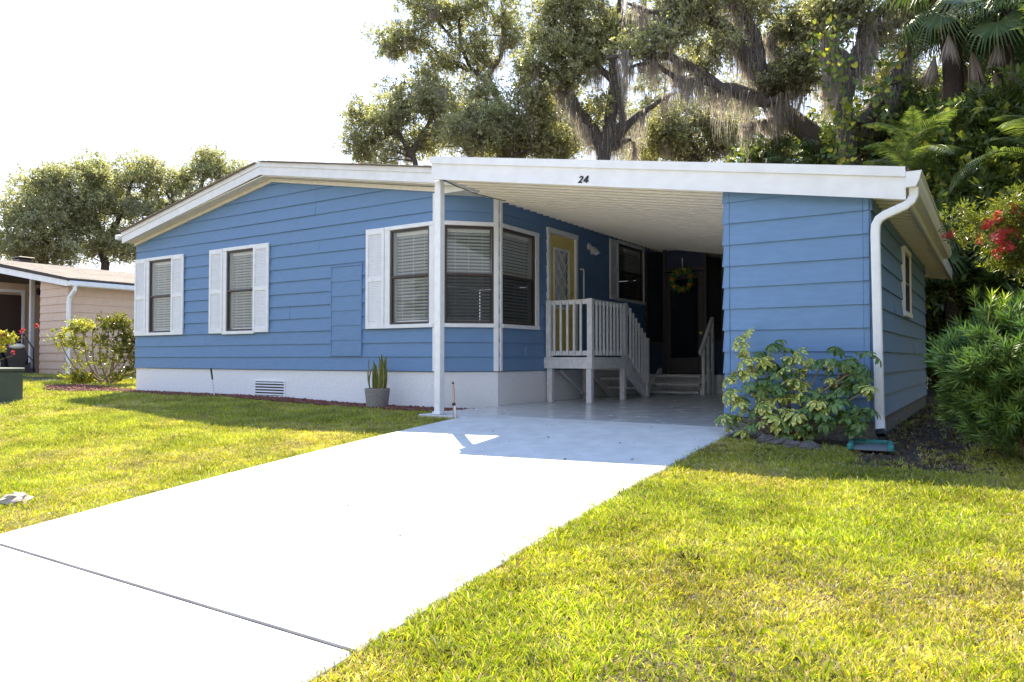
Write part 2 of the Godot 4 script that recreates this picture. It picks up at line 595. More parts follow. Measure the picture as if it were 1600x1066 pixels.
func build_house():
	var h = thing("blue_house", "long low blue lap-sided house with white trim, carport and storage shed", "house")
	# ---- foundation, floor, ceiling
	var foot = PackedVector2Array([Vector2(-14.39, 20.0), Vector2(-14.39, 8.262), Vector2(-6.653, 8.262), Vector2(-6.047, 8.868), Vector2(-6.047, 20.0)])
	var s = Shape.new()
	prism(s, foot, -0.4, BASE - 0.01)
	part(h, "foundation_wall", s, M.stucco, Transform3D(PLAN, Vector3.ZERO))
	var inner = PackedVector2Array([Vector2(-14.28, 19.9), Vector2(-14.28, 8.40), Vector2(-6.72, 8.40), Vector2(-6.19, 8.93), Vector2(-6.19, 19.9)])
	s = Shape.new()
	prism(s, inner, BASE - 0.009, BASE + 0.1)
	part(h, "floor_slab", s, M.room, Transform3D(PLAN, Vector3.ZERO))
	s = Shape.new()
	prism(s, PackedVector2Array([Vector2(-14.37, 19.98), Vector2(-14.37, 8.30), Vector2(-6.67, 8.30), Vector2(-6.10, 8.87), Vector2(-6.10, 19.98)]), 2.992, 3.03)
	part(h, "room_ceiling", s, M.room, Transform3D(PLAN, Vector3.ZERO))
	# ---- front wall
	var fx = wall_frame(Vector3(-14.4, 0, -8.255), Vector3(-6.65, 0, -8.255))
	var fl = 7.75
	var o1 = rect(0.50, 1.22, 1.26, 2.63)
	var o2 = rect(2.93, 1.20, 3.68, 2.63)
	var o3 = rect(6.84, 1.22, 7.60, 2.63)
	var gable = PackedVector2Array([Vector2(0, BASE), Vector2(fl, BASE), Vector2(fl, 3.125), Vector2(4.15, 3.735), Vector2(0, 3.0)])
	var cuts = {0: [3.0], 1: [1.9, 5.0], 2: [2.3], 4: [4.6], 9: [5.3], 10: [6.1], 11: [2.4], 12: [3.1, 5.2], 13: [3.55]}
	siding(h, "front_wall", fx, fl, BASE, STEP, gable, [o1, o2, o3], cuts, M.blue_paint)
	wall_core(h, fx, fl, BASE, 2.99, [o1, o2, o3], M.room)
	window(h, "window", fx, 0.50, 1.22, 1.26, 2.63, [0.09, 0.03], true, false, -0.40)
	window(h, "window", fx, 2.93, 1.20, 3.68, 2.63, [0.09, 0.03], true, false, -0.34)
	window(h, "window", fx, 6.84, 1.22, 7.60, 2.63, [0.10, 0.08], true, false, -0.30)
	for q in [[0.02, 0.405], [1.262, 1.65], [2.45, 2.835], [3.682, 4.09], [6.36, 6.735]]:
		shutter(h, fx, q[0], q[1], 1.165, 2.685)
	# access panel outlined on the boards
	var ap = holder(h, "access_panel", fx * Transform3D(Basis.IDENTITY, Vector3(5.58, 0.75, 0)))
	for b in [[0.0, 0.0, 0.022, 1.43], [0.658, 0.0, 0.68, 1.43], [0.022, 1.408, 0.658, 1.43], [0.022, 0.0, 0.658, 0.022]]:
		s = Shape.new()
		s.box(Vector3((b[0] + b[2]) * 0.5, (b[1] + b[3]) * 0.5, 0.024), Vector3(b[2] - b[0], b[3] - b[1], 0.03), Basis.IDENTITY, 0.003)
		part(ap, "edge_strip", s, M.blue_paint)
	for k in 6:
		board(ap, "siding_board", rect(0.024, 0.024 + k * 0.2305, 0.656, 0.024 + (k + 1) * 0.2305), 0.024 + k * 0.2305, 0.024 + (k + 1) * 0.2305, 0.036, 0.027, M.blue_paint)
	# crawl-space vent
	var ve = holder(h, "vent", Transform3D(Basis.IDENTITY, Vector3(-10.72, 0.06, -8.262)))
	s = Shape.new()
	for b in [[0, 0, 0.03, 0.29], [0.77, 0, 0.8, 0.29], [0.03, 0, 0.77, 0.025], [0.03, 0.265, 0.77, 0.29]]:
		s.box(Vector3((b[0] + b[2]) * 0.5, (b[1] + b[3]) * 0.5, 0.006), Vector3(b[2] - b[0], b[3] - b[1], 0.022), Basis.IDENTITY, 0.003)
	part(ve, "frame", s, M.white_paint)
	s = Shape.new()
	s.box(Vector3(0.4, 0.145, 0.0012), Vector3(0.74, 0.24, 0.002))
	part(ve, "mesh_backing", s, M.bronze_frame)
	for k in 5:
		s = Shape.new()
		s.box(Vector3(0.4, 0.05 + 0.048 * k, 0.008), Vector3(0.74, 0.006, 0.034), Basis(Vector3.RIGHT, 0.7))
		part(ve, "slat", s, M.white_paint)
	# ---- canted corner with its big window
	var cx = wall_frame(Vector3(-6.65, 0, -8.255), Vector3(-6.04, 0, -8.865))
	var cl = 0.8627
	var oc = rect(0.075, 1.22, 0.80, 2.63)
	siding(h, "corner_wall", cx, cl, BASE, STEP, rect(0, BASE, cl, 3.06), [oc], {}, M.blue_paint)
	wall_core(h, cx, cl, BASE, 3.08, [oc], M.room)
	window(h, "window", cx, 0.075, 1.22, 0.80, 2.63, [0.03, 0.02], true, true, -0.32)
	# ---- side wall under the carport
	var sx = wall_frame(Vector3(-6.04, 0, -8.865), Vector3(-6.04, 0, -14.2))
	var sl = 5.335
	var os = rect(0.05, 1.22, 0.98, 2.63)
	var od = rect(1.42, 0.74, 2.31, 2.76)
	var ow = rect(4.02, 1.87, 5.20, 2.92)
	siding(h, "side_wall", sx, sl, BASE, STEP, rect(0, BASE, sl, 3.02), [os, od, ow], {1: [2.9], 3: [3.2], 5: [2.7], 8: [3.4], 11: [2.6]}, M.blue_paint)
	wall_core(h, sx, sl, BASE, 3.0, [os, od, ow], M.room)
	window(h, "window", sx, 0.05, 1.22, 0.98, 2.63, [0.0, 0.10], true, true, -0.32)
	var w4 = window(h, "window", sx, 4.02, 1.87, 5.20, 2.92, [0.03, 0.06], true, true, -0.34, 0.45)
	w4.set_meta("label", "wide dark window with a half-width blind under the carport")
	shutter(h, sx, 3.63, 3.99, 1.83, 2.96)
	# rest of the outer walls, out of sight
	s = Shape.new()
	s.box(Vector3(-14.335, 1.755, -14.1), Vector3(0.12, 2.44, 11.5))
	part(h, "rear_wall", s, M.blue_paint)
	s = Shape.new()
	s.box(Vector3(-10.22, 1.755, -19.94), Vector3(8.1, 2.44, 0.12))
	part(h, "rear_wall", s, M.blue_paint)
	s = Shape.new()
	s.box(Vector3(-6.105, 1.755, -17.1), Vector3(0.12, 2.44, 5.6))
	part(h, "rear_wall", s, M.blue_paint)
	# ---- white corner boards
	for c in [[fx, fl - 0.085, 0.083, 3.09], [cx, 0.001, 0.055, 3.09], [cx, cl - 0.072, 0.071, 3.07], [sx, 0.001, 0.049, 3.03]]:
		s = Shape.new()
		s.box(Vector3(c[1] + c[2] * 0.5, (BASE + c[3]) * 0.5, 0.028), Vector3(c[2], c[3] - BASE, 0.036), Basis.IDENTITY, 0.004)
		part(h, "corner_trim", s, M.white_paint, c[0])
	# ---- front door
	var d = holder(h, "front_door", sx * Transform3D(Basis.IDENTITY, Vector3(1.43, 0.76, 0)))
	var dw = 0.87
	var dh = 1.99
	s = Shape.new()
	s.box(Vector3(-0.035, dh * 0.5, 0.012), Vector3(0.07, dh + 0.01, 0.075), Basis.IDENTITY, 0.004)
	s.box(Vector3(dw + 0.035, dh * 0.5, 0.012), Vector3(0.07, dh + 0.01, 0.075), Basis.IDENTITY, 0.004)
	s.box(Vector3(dw * 0.5, dh + 0.045, 0.014), Vector3(dw + 0.15, 0.08, 0.08), Basis.IDENTITY, 0.004)
	part(d, "casing", s, M.white_paint)
	s = Shape.new()
	var g0 = Vector2(0.16, 0.78)
	var g1 = Vector2(0.70, 1.78)
	for b in [[0.004, 0.004, g0.x, dh - 0.004], [g1.x, 0.004, dw - 0.004, dh - 0.004], [g0.x, 0.004, g1.x, g0.y], [g0.x, g1.y, g1.x, dh - 0.004]]:
		s.box(Vector3((b[0] + b[2]) * 0.5, (b[1] + b[3]) * 0.5, -0.012), Vector3(b[2] - b[0], b[3] - b[1], 0.044))
	part(d, "door_leaf", s, M.door_yellow)
	s = Shape.new()
	s.quad(Vector3(g0.x, g0.y, -0.012), Vector3(g1.x, g0.y, -0.012), Vector3(g1.x, g1.y, -0.012), Vector3(g0.x, g1.y, -0.012), Vector3.BACK)
	part(d, "pane", s, M.glass)
	s = Shape.new()
	s.box(Vector3((g0.x + g1.x) * 0.5, (g0.y + g1.y) * 0.5, -0.06), Vector3(g1.x - g0.x, g1.y - g0.y, 0.004))
	part(d, "sheer_curtain", s, M.slat_white)
	s = Shape.new()
	var fr = 0.038
	s.box(Vector3(g0.x + fr * 0.5, (g0.y + g1.y) * 0.5, 0.016), Vector3(fr, g1.y - g0.y, 0.014), Basis.IDENTITY, 0.003)
	s.box(Vector3(g1.x - fr * 0.5, (g0.y + g1.y) * 0.5, 0.016), Vector3(fr, g1.y - g0.y, 0.014), Basis.IDENTITY, 0.003)
	s.box(Vector3((g0.x + g1.x) * 0.5, g1.y - fr * 0.5, 0.016), Vector3(g1.x - g0.x - 2 * fr, fr, 0.014), Basis.IDENTITY, 0.003)
	s.box(Vector3((g0.x + g1.x) * 0.5, g0.y + fr * 0.5, 0.016), Vector3(g1.x - g0.x - 2 * fr, fr, 0.014), Basis.IDENTITY, 0.003)
	part(d, "window_frame", s, M.white_paint)
	var gw = g1.x - g0.x - 2 * fr
	var gh = g1.y - g0.y - 2 * fr
	var org = Vector2(g0.x + fr, g0.y + fr)
	for dirn in [1.0, -1.0]:                 # diamond lattice: each bar a piece
		for k in range(-3, 4):
			var pts = []
			var slope = gh / 3.5 / (gw * 0.5)
			for i in 41:
				var x = gw * i / 40.0
				var y = (x if dirn > 0 else gw - x) * slope + k * gh / 3.5
				if y >= 0.0 and y <= gh:
					pts.append(Vector3(org.x + x, org.y + y, 0.013 if dirn > 0 else 0.0185))
			if pts.size() > 3:
				s = Shape.new()
				s.bar(pts[0], pts[-1], 0.005, 0.017, Vector3(0, 0, 1).cross(pts[-1] - pts[0]).normalized(), 0.001)
				part(d, "lattice_bar", s, M.white_paint)
	s = Shape.new()
	s.lathe([Vector2(0.028, 0), Vector2(0.028, 0.008), Vector2(0.012, 0.012), Vector2(0.012, 0.035), Vector2(0.027, 0.045), Vector2(0.03, 0.06), Vector2(0.02, 0.072), Vector2(0.0, 0.075)], Vector3.ZERO, 14)
	part(d, "knob", s, M.brass, Transform3D(Basis(Vector3.RIGHT, PI / 2), Vector3(0.80, 0.93, 0.010)))
	s = Shape.new()
	s.lathe([Vector2(0.026, 0), Vector2(0.026, 0.012), Vector2(0.0, 0.016)], Vector3.ZERO, 14)
	part(d, "deadbolt", s, M.brass, Transform3D(Basis(Vector3.RIGHT, PI / 2), Vector3(0.80, 1.06, 0.010)))
	s = Shape.new()
	s.tube([Vector3(1.05, 1.50, 0.03), Vector3(1.05, 1.50, 0.085), Vector3(1.05, 1.47, 0.10), Vector3(1.05, 0.93, 0.10), Vector3(1.05, 0.90, 0.085), Vector3(1.05, 0.90, 0.03)], 0.014, 8)
	part(h, "grab_bar", s, M.white_metal, d.transform)
	# outlet cover low on the side wall
	s = Shape.new()
	s.box(Vector3(0.72, 0.83, 0.028), Vector3(0.075, 0.12, 0.03), Basis.IDENTITY, 0.008)
	part(h, "outlet_cover", s, M.blue_paint, sx)
	# ---- gable roof, soffit and fascia
	s = Shape.new()
	prism(s, chevron(-14.56, -5.82, -0.012, 0.035), -20.2, -8.031)
	part(h, "roof", s, M.shingle)
	s = Shape.new()
	rng.seed = 77
	var x = -14.5
	while x < -5.9:
		var l = rng.randf_range(0.12, 0.33)
		if x < -10.3 and x + l > -10.3:
			x = -10.29
		var a = Vector3(x, roof_y(x) + 0.022, 0)
		var b = Vector3(minf(x + l, -5.83), roof_y(minf(x + l, -5.83)) + 0.022, 0)
		var out = rng.randf_range(0.0, 0.02)
		s.bar(a + Vector3(0, rng.randf_range(0, 0.006), -8.0 + out), b + Vector3(0, 0, -8.0 + out), 0.12, 0.010)
		x += l + 0.006
	part(h, "shingle_edge", s, M.rake_shingle, Transform3D.IDENTITY, "stuff")
	s = Shape.new()
	prism(s, chevron(-14.50, -5.83, -0.012, 0.20), -8.03, -8.0)
	part(h, "fascia", s, M.white_metal)
	s = Shape.new()
	prism(s, chevron(-14.51, -5.83, -0.012, 0.062), -7.999, -7.985)
	part(h, "drip_strip", s, M.white_metal)
	var sof = PackedVector2Array([Vector2(-14.46, 3.022), Vector2(-10.25, 3.775), Vector2(-5.85, 3.04), Vector2(-5.85, 3.06), Vector2(-10.25, 3.795), Vector2(-14.46, 3.042)])
	s = Shape.new()
	prism(s, sof, -8.23, -8.031)
	part(h, "soffit", s, M.cream_metal)
	var fri = PackedVector2Array([Vector2(-14.42, 2.97), Vector2(-10.25, 3.715), Vector2(-6.66, 3.10), Vector2(-6.66, 3.165), Vector2(-10.25, 3.772), Vector2(-14.42, 3.026)])
	s = Shape.new()
	prism(s, fri, -8.252, -8.205)
	part(h, "frieze_board", s, M.cream_metal)
	s = Shape.new()                       # boxed soffit over the canted corner
	prism(s, PackedVector2Array([Vector2(-6.66, 8.20), Vector2(-5.83, 8.20), Vector2(-5.83, 9.0), Vector2(-6.06, 9.0)]), 3.062, 3.085)
	part(h, "soffit", s, M.cream_metal, Transform3D(PLAN, Vector3.ZERO))
	s = Shape.new()                       # closes the gap between the gable soffit and the corner soffit
	prism(s, PackedVector2Array([Vector2(-6.655, 3.055), Vector2(-5.835, 3.055), Vector2(-5.835, 3.20), Vector2(-6.655, 3.30)]), -8.20, -8.185)
	part(h, "frieze_board", s, M.white_metal)
	s = Shape.new()                       # gutter along the far eave, seen end on
	s.box(Vector3(-14.62, 3.13, -14.0), Vector3(0.11, 0.10, 12.1), Basis.IDENTITY, 0.015)
	part(h, "gutter", s, M.white_metal)
	# ---- carport roof
	var tilt = Basis(Vector3.BACK, -atan(0.167))
	var c = holder(h, "carport_roof")
	s = Shape.new()
	prism(s, PackedVector2Array([Vector2(-5.81, port_y(-5.81) - 0.02), Vector2(-0.60, port_y(-0.60) - 0.02), Vector2(-0.60, port_y(-0.60) + 0.012), Vector2(-5.81, port_y(-5.81) + 0.012)]), -15.2, -7.035)
	part(c, "roof_sheet", s, M.shingle)
	var port = func(x0, x1, d0, d1): return PackedVector2Array([Vector2(x0, port_y(x0) - d0), Vector2(x1, port_y(x1) - d0), Vector2(x1, port_y(x1) - d1), Vector2(x0, port_y(x0) - d1)])
	s = Shape.new()
	prism(s, port.call(-5.80, -0.62, 0.021, 0.262), -7.085, -7.05)
	part(c, "fascia", s, M.white_metal)
	s = Shape.new()
	prism(s, port.call(-5.815, -0.62, -0.010, 0.075), -7.049, -7.030)
	part(c, "drip_strip", s, M.white_metal)
	s = Shape.new()
	prism(s, port.call(-5.80, -0.62, 0.235, 0.270), -7.049, -7.040)
	part(c, "fascia_lip", s, M.white_metal)
	s = Shape.new()
	s.box(Vector3(-5.785, port_y(-5.8) - 0.142, -7.56), Vector3(0.03, 0.235, 0.94), Basis.IDENTITY, 0.004)
	part(c, "side_fascia", s, M.white_metal)
	s = Shape.new()
	s.box(Vector3(-0.635, port_y(-0.62) - 0.135, -11.1), Vector3(0.03, 0.215, 8.02), Basis.IDENTITY, 0.004)
	part(c, "side_fascia", s, M.white_metal)
	var z = -7.09
	while z > -15.1:                       # pan-and-rib ceiling panels that run down the slope
		var left = -5.765 if z > -8.05 else -6.015
		var p = Shape.new()
		var xm = (left - 0.655) * 0.5
		var ln = (-0.655 - left) / cos(atan(0.167))
		var y = port_y(xm) - 0.205
		p.box(Vector3(xm, y, z - 0.099), Vector3(ln, 0.006, 0.192), tilt)
		p.box(Vector3(xm, y - 0.018, z - 0.030), Vector3(ln, 0.030, 0.034), tilt, 0.009)
		p.box(Vector3(xm, y - 0.008, z - 0.120), Vector3(ln, 0.011, 0.020), tilt, 0.004)
		p.box(Vector3(xm, y + 0.020, z - 0.1965), Vector3(ln, 0.040, 0.004), tilt)
		part(c, "ceiling_panel", p, M.cream_metal)
		z -= 0.199
	# loose cable sagging from the fascia corner
	s = Shape.new()
	var cab = []
	for i in 13:
		var f = i / 12.0
		var p = at_z(692 + 98 * f, 281 + 33 * f, lerpf(-7.2, -8.7, f))
		cab.append(p + Vector3(0, -0.03 * sin(f * PI) - 0.03 * absf(sin(f * 9.0)) * f * (1 - f), 0))
	s.tube(cab, 0.006, 5)
	part(h, "cable", s, M.black_plastic)
	# eave gutter and downspout
	s = Shape.new()
	var gut = PackedVector2Array([Vector2(0, 0), Vector2(0.075, 0), Vector2(0.10, 0.05), Vector2(0.105, 0.115), Vector2(0.12, 0.12), Vector2(0.12, 0.13), Vector2(0.098, 0.13), Vector2(0.092, 0.055), Vector2(0.07, 0.008), Vector2(0.008, 0.008), Vector2(0.008, 0.13), Vector2(0, 0.13)])
	prism(s, gut, -12.4, -7.02)
	part(h, "gutter", s, M.white_metal, Transform3D(Basis.IDENTITY, Vector3(-0.617, 2.165, 0)))
	s = Shape.new()
	prism(s, PackedVector2Array([Vector2(0, 0), Vector2(0.075, 0), Vector2(0.10, 0.05), Vector2(0.12, 0.13), Vector2(0, 0.13)]), -7.019, -7.012)
	part(h, "gutter_end_cap", s, M.white_metal, Transform3D(Basis.IDENTITY, Vector3(-0.617, 2.165, 0)))
	s = Shape.new()
	var oval = []
	for k in 12:
		var a = TAU * (k + 0.5) / 12
		oval.append(Vector2(signf(cos(a)) * pow(absf(cos(a)), 0.45) * 0.038, signf(sin(a)) * pow(absf(sin(a)), 0.45) * 0.030))
	var top = Vector3(-0.565, 2.17, -7.10)
	s.sweep([top, top + Vector3(0, -0.07, 0), top + Vector3(-0.02, -0.115, 0.012), top + Vector3(-0.06, -0.15, 0.02), Vector3(-0.785, 1.955, -7.075), Vector3(-0.83, 1.925, -7.075), Vector3(-0.855, 1.875, -7.075), Vector3(-0.86, 1.80, -7.075), Vector3(-0.842, 0.22, -7.075), Vector3(-0.838, 0.17, -7.065), Vector3(-0.832, 0.10, -7.02)], oval, Vector3(0, 0, 1))
	part(h, "downspout", s, M.white_metal)
	s = Shape.new()
	s.sweep([Vector3(-0.832, 0.105, -7.022), Vector3(-0.826, 0.065, -6.995)], oval, Vector3(0, 0, 1))
	s.quad(Vector3(-0.85, 0.07, -6.99), Vector3(-0.80, 0.07, -6.99), Vector3(-0.80, 0.07, -7.02), Vector3(-0.85, 0.07, -7.02), Vector3.DOWN)
	part(h, "downspout_end", s, M.black_plastic)
	# ---- carport post
	var po = holder(h, "carport_post", Transform3D(Basis.IDENTITY, Vector3(-5.785, 0, -7.19)))
	s = Shape.new()
	s.box(Vector3(0, 1.49, 0), Vector3(0.092, 2.88, 0.092), Basis.IDENTITY, 0.006)
	part(po, "shaft", s, M.white_paint)
	s = Shape.new()
	s.box(Vector3(0, 0.045, 0), Vector3(0.125, 0.03, 0.125), Basis.IDENTITY, 0.004)
	part(po, "base_plate", s, M.white_paint)
	# ---- house number
	var f_ = SystemFont.new()
	f_.font_names = PackedStringArray(["Droid Sans"])
	f_.font_weight = 700
	f_.font_italic = true
	var tm = TextMesh.new()
	tm.text = "24"
	tm.font = f_
	tm.font_size = 32
	tm.pixel_size = 0.0034
	tm.depth = 0.008
	var hn = MeshInstance3D.new()
	hn.name = "house_number"
	hn.mesh = tm
	hn.material_override = M.number_black
	hn.transform = Transform3D(Basis(Vector3.BACK, -0.10) * Basis(Vector3(1, 0, 0), Vector3(0.16, 1, 0), Vector3(0, 0, 1)), Vector3(-3.69, 2.643, -7.043))
	h.add_child(hn, true)
	# ---- storage shed
	var sh = Vector3(-2.20, 0, -7.165)
	var xa = wall_frame(sh, Vector3(-0.92, 0, -7.165))
	var pitch = PackedVector2Array([Vector2(0, 0.16), Vector2(1.28, 0.16), Vector2(1.28, port_y(-0.92) - 0.215), Vector2(0, port_y(-2.20) - 0.215)])
	siding(h, "shed_front", xa, 1.28, 0.16, 0.2076, pitch, [], {}, M.blue_paint, 0.048)
	var xb = wall_frame(Vector3(-0.92, 0, -7.165), Vector3(-0.92, 0, -13.1))
	var ob = rect(2.60, 1.27, 3.28, 1.98)
	siding(h, "shed_side", xb, 5.935, 0.16, 0.2076, rect(0, 0.16, 5.935, port_y(-0.92) - 0.215), [ob], {0: [2.1], 1: [4.6], 3: [3.9], 5: [1.7], 7: [4.4]}, M.blue_paint, 0.048)
	wall_core(h, xb, 5.935, 0.16, 2.14, [ob], M.room)
	window(h, "shed_window", xb, 2.60, 1.27, 3.28, 1.98, [0.05, 0.05], false)
	var xc = wall_frame(Vector3(-2.20, 0, -13.1), Vector3(-2.20, 0, -7.165))
	siding(h, "shed_inner_side", xc, 5.935, 0.16, 0.2076, rect(0, 0.16, 5.935, port_y(-2.2) - 0.215), [], {}, M.blue_paint, 0.048)
	wall_core(h, xa, 1.28, 0.16, 2.1, [], M.room)
	s = Shape.new()
	s.box(Vector3(-1.56, 1.16, -13.03), Vector3(1.26, 2.0, 0.12))
	part(h, "shed_back", s, M.blue_paint)
	s = Shape.new()
	s.box(Vector3(-1.56, -0.06, -10.13), Vector3(1.295, 0.434, 5.95), Basis.IDENTITY, 0.01)
	part(h, "shed_foundation", s, M.bare_concrete)
	# ---- screened room at the rear of the carport: bronze frames, navy kick panels, screens and a roofed room behind
	var bw = holder(h, "rear_enclosure", Transform3D(Basis.IDENTITY, Vector3(-6.04, 0, -14.2)))
	s = Shape.new()
	s.box(Vector3(1.92, 0.215, -0.03), Vector3(3.84, 0.37, 0.10))
	part(bw, "kick_wall", s, M.deck_paint)
	for q in [[0.06, 0.40], [1.30, 1.60], [1.66, 2.47], [2.53, 3.37], [3.43, 3.82]]:
		s = Shape.new()
		s.box(Vector3((q[0] + q[1]) * 0.5, 0.70, -0.05), Vector3(q[1] - q[0], 0.60, 0.03))
		part(bw, "kick_panel", s, M.navy_panel)
		s = Shape.new()
		s.quad(Vector3(q[0], 1.06, -0.05), Vector3(q[1], 1.06, -0.05), Vector3(q[1], 2.9, -0.05), Vector3(q[0], 2.9, -0.05), Vector3.BACK)
		part(bw, "screen_panel", s, M.screen)
		s = Shape.new()
		s.box(Vector3((q[0] + q[1]) * 0.5, 1.03, -0.038), Vector3(q[1] - q[0], 0.06, 0.045), Basis.IDENTITY, 0.004)
		part(bw, "rail", s, M.bronze_frame)
	for q in [0.03, 0.43, 1.27, 1.63, 2.5, 3.4]:
		s = Shape.new()
		s.box(Vector3(q, 1.66, -0.035), Vector3(0.06, 2.52, 0.05), Basis.IDENTITY, 0.004)
		part(bw, "mullion", s, M.bronze_frame)
	s = Shape.new()
	for q in [[0.465, 0.565, 0.42, 2.44], [1.135, 1.235, 0.42, 2.44], [0.566, 1.134, 0.42, 0.74], [0.566, 1.134, 2.30, 2.44]]:
		s.box(Vector3((q[0] + q[1]) * 0.5, (q[2] + q[3]) * 0.5, -0.035), Vector3(q[1] - q[0], q[3] - q[2], 0.04), Basis.IDENTITY, 0.004)
	part(bw, "door_leaf", s, M.bronze_frame)
	s = Shape.new()
	s.quad(Vector3(0.566, 0.74, -0.035), Vector3(1.134, 0.74, -0.035), Vector3(1.134, 2.3, -0.035), Vector3(0.566, 2.3, -0.035), Vector3.BACK)
	part(bw, "door_pane", s, M.dark_glass)
	s = Shape.new()
	s.box(Vector3(0.85, 2.50, -0.035), Vector3(0.78, 0.07, 0.05), Basis.IDENTITY, 0.004)
	part(bw, "door_head", s, M.bronze_frame)
	s = Shape.new()
	s.box(Vector3(0.85, 2.72, -0.05), Vector3(0.78, 0.36, 0.02))
	part(bw, "transom_panel", s, M.navy_panel)
	s = Shape.new()
	s.lathe([Vector2(0.0, 0.0), Vector2(0.03, 0.0), Vector2(0.03, 0.02), Vector2(0.0, 0.03)], Vector3.ZERO, 12)
	part(bw, "door_knob", s, M.brass, Transform3D(Basis(Vector3.RIGHT, PI / 2), Vector3(1.185, 1.22, -0.014)))
	s = Shape.new()
	s.box(Vector3(1.92, 0.35, -2.2), Vector3(3.84, 0.08, 4.2))
	s.box(Vector3(1.92, 1.7, -4.3), Vector3(3.84, 2.8, 0.12))
	s.box(Vector3(3.88, 1.7, -2.2), Vector3(0.10, 2.8, 4.3))
	s.box(Vector3(1.92, 3.02, -2.6), Vector3(3.84, 0.06, 3.4))
	part(bw, "room_shell", s, M.room)
	settle(h, Vector3(-10.2, 0, -8.26))
	return h

# ---------------------------------------------------------------- porch, steps and what hangs on the walls
func picket(parent, a, b, m):
	var s = Shape.new()
	s.bar(a, b, 0.036, 0.036, Vector3(1, 0, 0), 0.006)
	part(parent, "baluster", s, m)
func build_porch():
	var p = thing("porch_deck", "small raised white wooden porch with railing and stairs at the yellow door", "porch", Vector3(-5.62, 0.03, -10.85))
	var w = M.deck_paint
	var x0 = -6.00
	var x1 = -5.20
	var z0 = -10.17
	var z1 = -11.48
	var o = -p.position
	var put = func(called, s): part(p, called, s, w, Transform3D(Basis.IDENTITY, o))
	var s
	for q in [[x0 + 0.05, z0 - 0.05], [x1 - 0.05, z0 - 0.05], [x1 - 0.05, z1 + 0.05], [x0 + 0.05, z1 + 0.05]]:
		s = Shape.new()
		s.box(Vector3(q[0], 0.295, q[1]), Vector3(0.09, 0.53, 0.09), Basis.IDENTITY, 0.005)
		put.call("leg", s)
	s = Shape.new()
	s.box(Vector3((x0 + x1) * 0.5 - 0.01, 0.632, z0 + 0.012), Vector3(x1 - x0 + 0.08, 0.145, 0.04), Basis.IDENTITY, 0.005)
	put.call("rim_beam", s)
	s = Shape.new()
	s.box(Vector3(x1 + 0.012, 0.632, (z0 + z1) * 0.5 - 0.006), Vector3(0.036, 0.145, z0 - z1 - 0.02), Basis.IDENTITY, 0.005)
	put.call("rim_beam", s)
	s = Shape.new()
	s.box(Vector3((x0 + x1) * 0.5, 0.632, z1 - 0.01), Vector3(x1 - x0, 0.145, 0.04), Basis.IDENTITY, 0.005)
	put.call("rim_beam", s)
	for k in 9:
		s = Shape.new()
		s.box(Vector3((x0 + x1) * 0.5 + 0.005, 0.7205, z0 - 0.045 - k * 0.1545), Vector3(x1 - x0 + 0.06, 0.030, 0.150), Basis.IDENTITY, 0.004)
		put.call("deck_board", s)
	for q in [[x0 + 0.045, z0 - 0.02], [x1 - 0.02, z0 - 0.02], [x1 - 0.02, z1 + 0.04]]:
		s = Shape.new()
		s.box(Vector3(q[0], 1.19, q[1]), Vector3(0.088, 0.91, 0.088), Basis.IDENTITY, 0.005)
		put.call("newel", s)
	# rails
	for y in [[1.60, 0.075], [0.80, 0.075]]:
		s = Shape.new()
		s.box(Vector3((x0 + x1) * 0.5 + 0.012, y[0], z0 - 0.02), Vector3(x1 - x0 - 0.155, y[1], 0.045), Basis.IDENTITY, 0.005)
		put.call("rail", s)
		s = Shape.new()
		s.box(Vector3(x1 - 0.02, y[0], (z0 + z1) * 0.5 + 0.01), Vector3(0.045, y[1], z0 - z1 - 0.15), Basis.IDENTITY, 0.005)
		put.call("rail", s)
	for k in 5:
		var x = x0 + 0.16 + k * 0.118
		s = Shape.new()
		s.box(Vector3(x, 1.19, z0 + 0.021), Vector3(0.036, 0.85, 0.036), Basis.IDENTITY, 0.007)
		put.call("baluster", s)
	for k in 9:
		var zz = z0 - 0.14 - k * 0.128
		s = Shape.new()
		s.box(Vector3(x1 + 0.021, 1.19, zz), Vector3(0.036, 0.85, 0.036), Basis.IDENTITY, 0.007)
		put.call("baluster", s)
	# stair down towards the rear, with stringers, treads and a sloping rail
	var za = z1 - 0.04
	var zb = z1 - 0.92
	for x in [x1 - 0.02, x0 + 0.12]:
		s = Shape.new()
		prism(s, PackedVector2Array([Vector2(0, 0.69), Vector2(0.0, 0.42), Vector2(0.70, 0.03), Vector2(0.92, 0.03), Vector2(0.92, 0.12), Vector2(0.7, 0.2), Vector2(0.66, 0.26), Vector2(0.44, 0.30), Vector2(0.40, 0.45), Vector2(0.2, 0.50), Vector2(0.16, 0.66)]), -0.02, 0.02)
		part(p, "stringer", s, w, Transform3D(Basis(Vector3(0, 0, -1), Vector3.UP, Vector3(1, 0, 0)), o + Vector3(x, 0, za)))
	for k in 3:
		s = Shape.new()
		s.box(Vector3((x0 + x1) * 0.5 + 0.05, 0.535 - k * 0.17, za - 0.20 - k * 0.245), Vector3(x1 - x0 - 0.18, 0.035, 0.25), Basis.IDENTITY, 0.005)
		put.call("tread", s)
	for y in [0.0, -0.80]:
		s = Shape.new()
		s.bar(Vector3(x1 - 0.02, 1.605 + y, z1 + 0.0), Vector3(x1 - 0.02, 1.03 + y, zb + 0.06), 0.045, 0.075, Vector3.UP, 0.005)
		put.call("rail", s)
	s = Shape.new()
	s.box(Vector3(x1 - 0.02, 0.56, zb + 0.05), Vector3(0.088, 1.04, 0.088), Basis.IDENTITY, 0.005)
	put.call("newel", s)
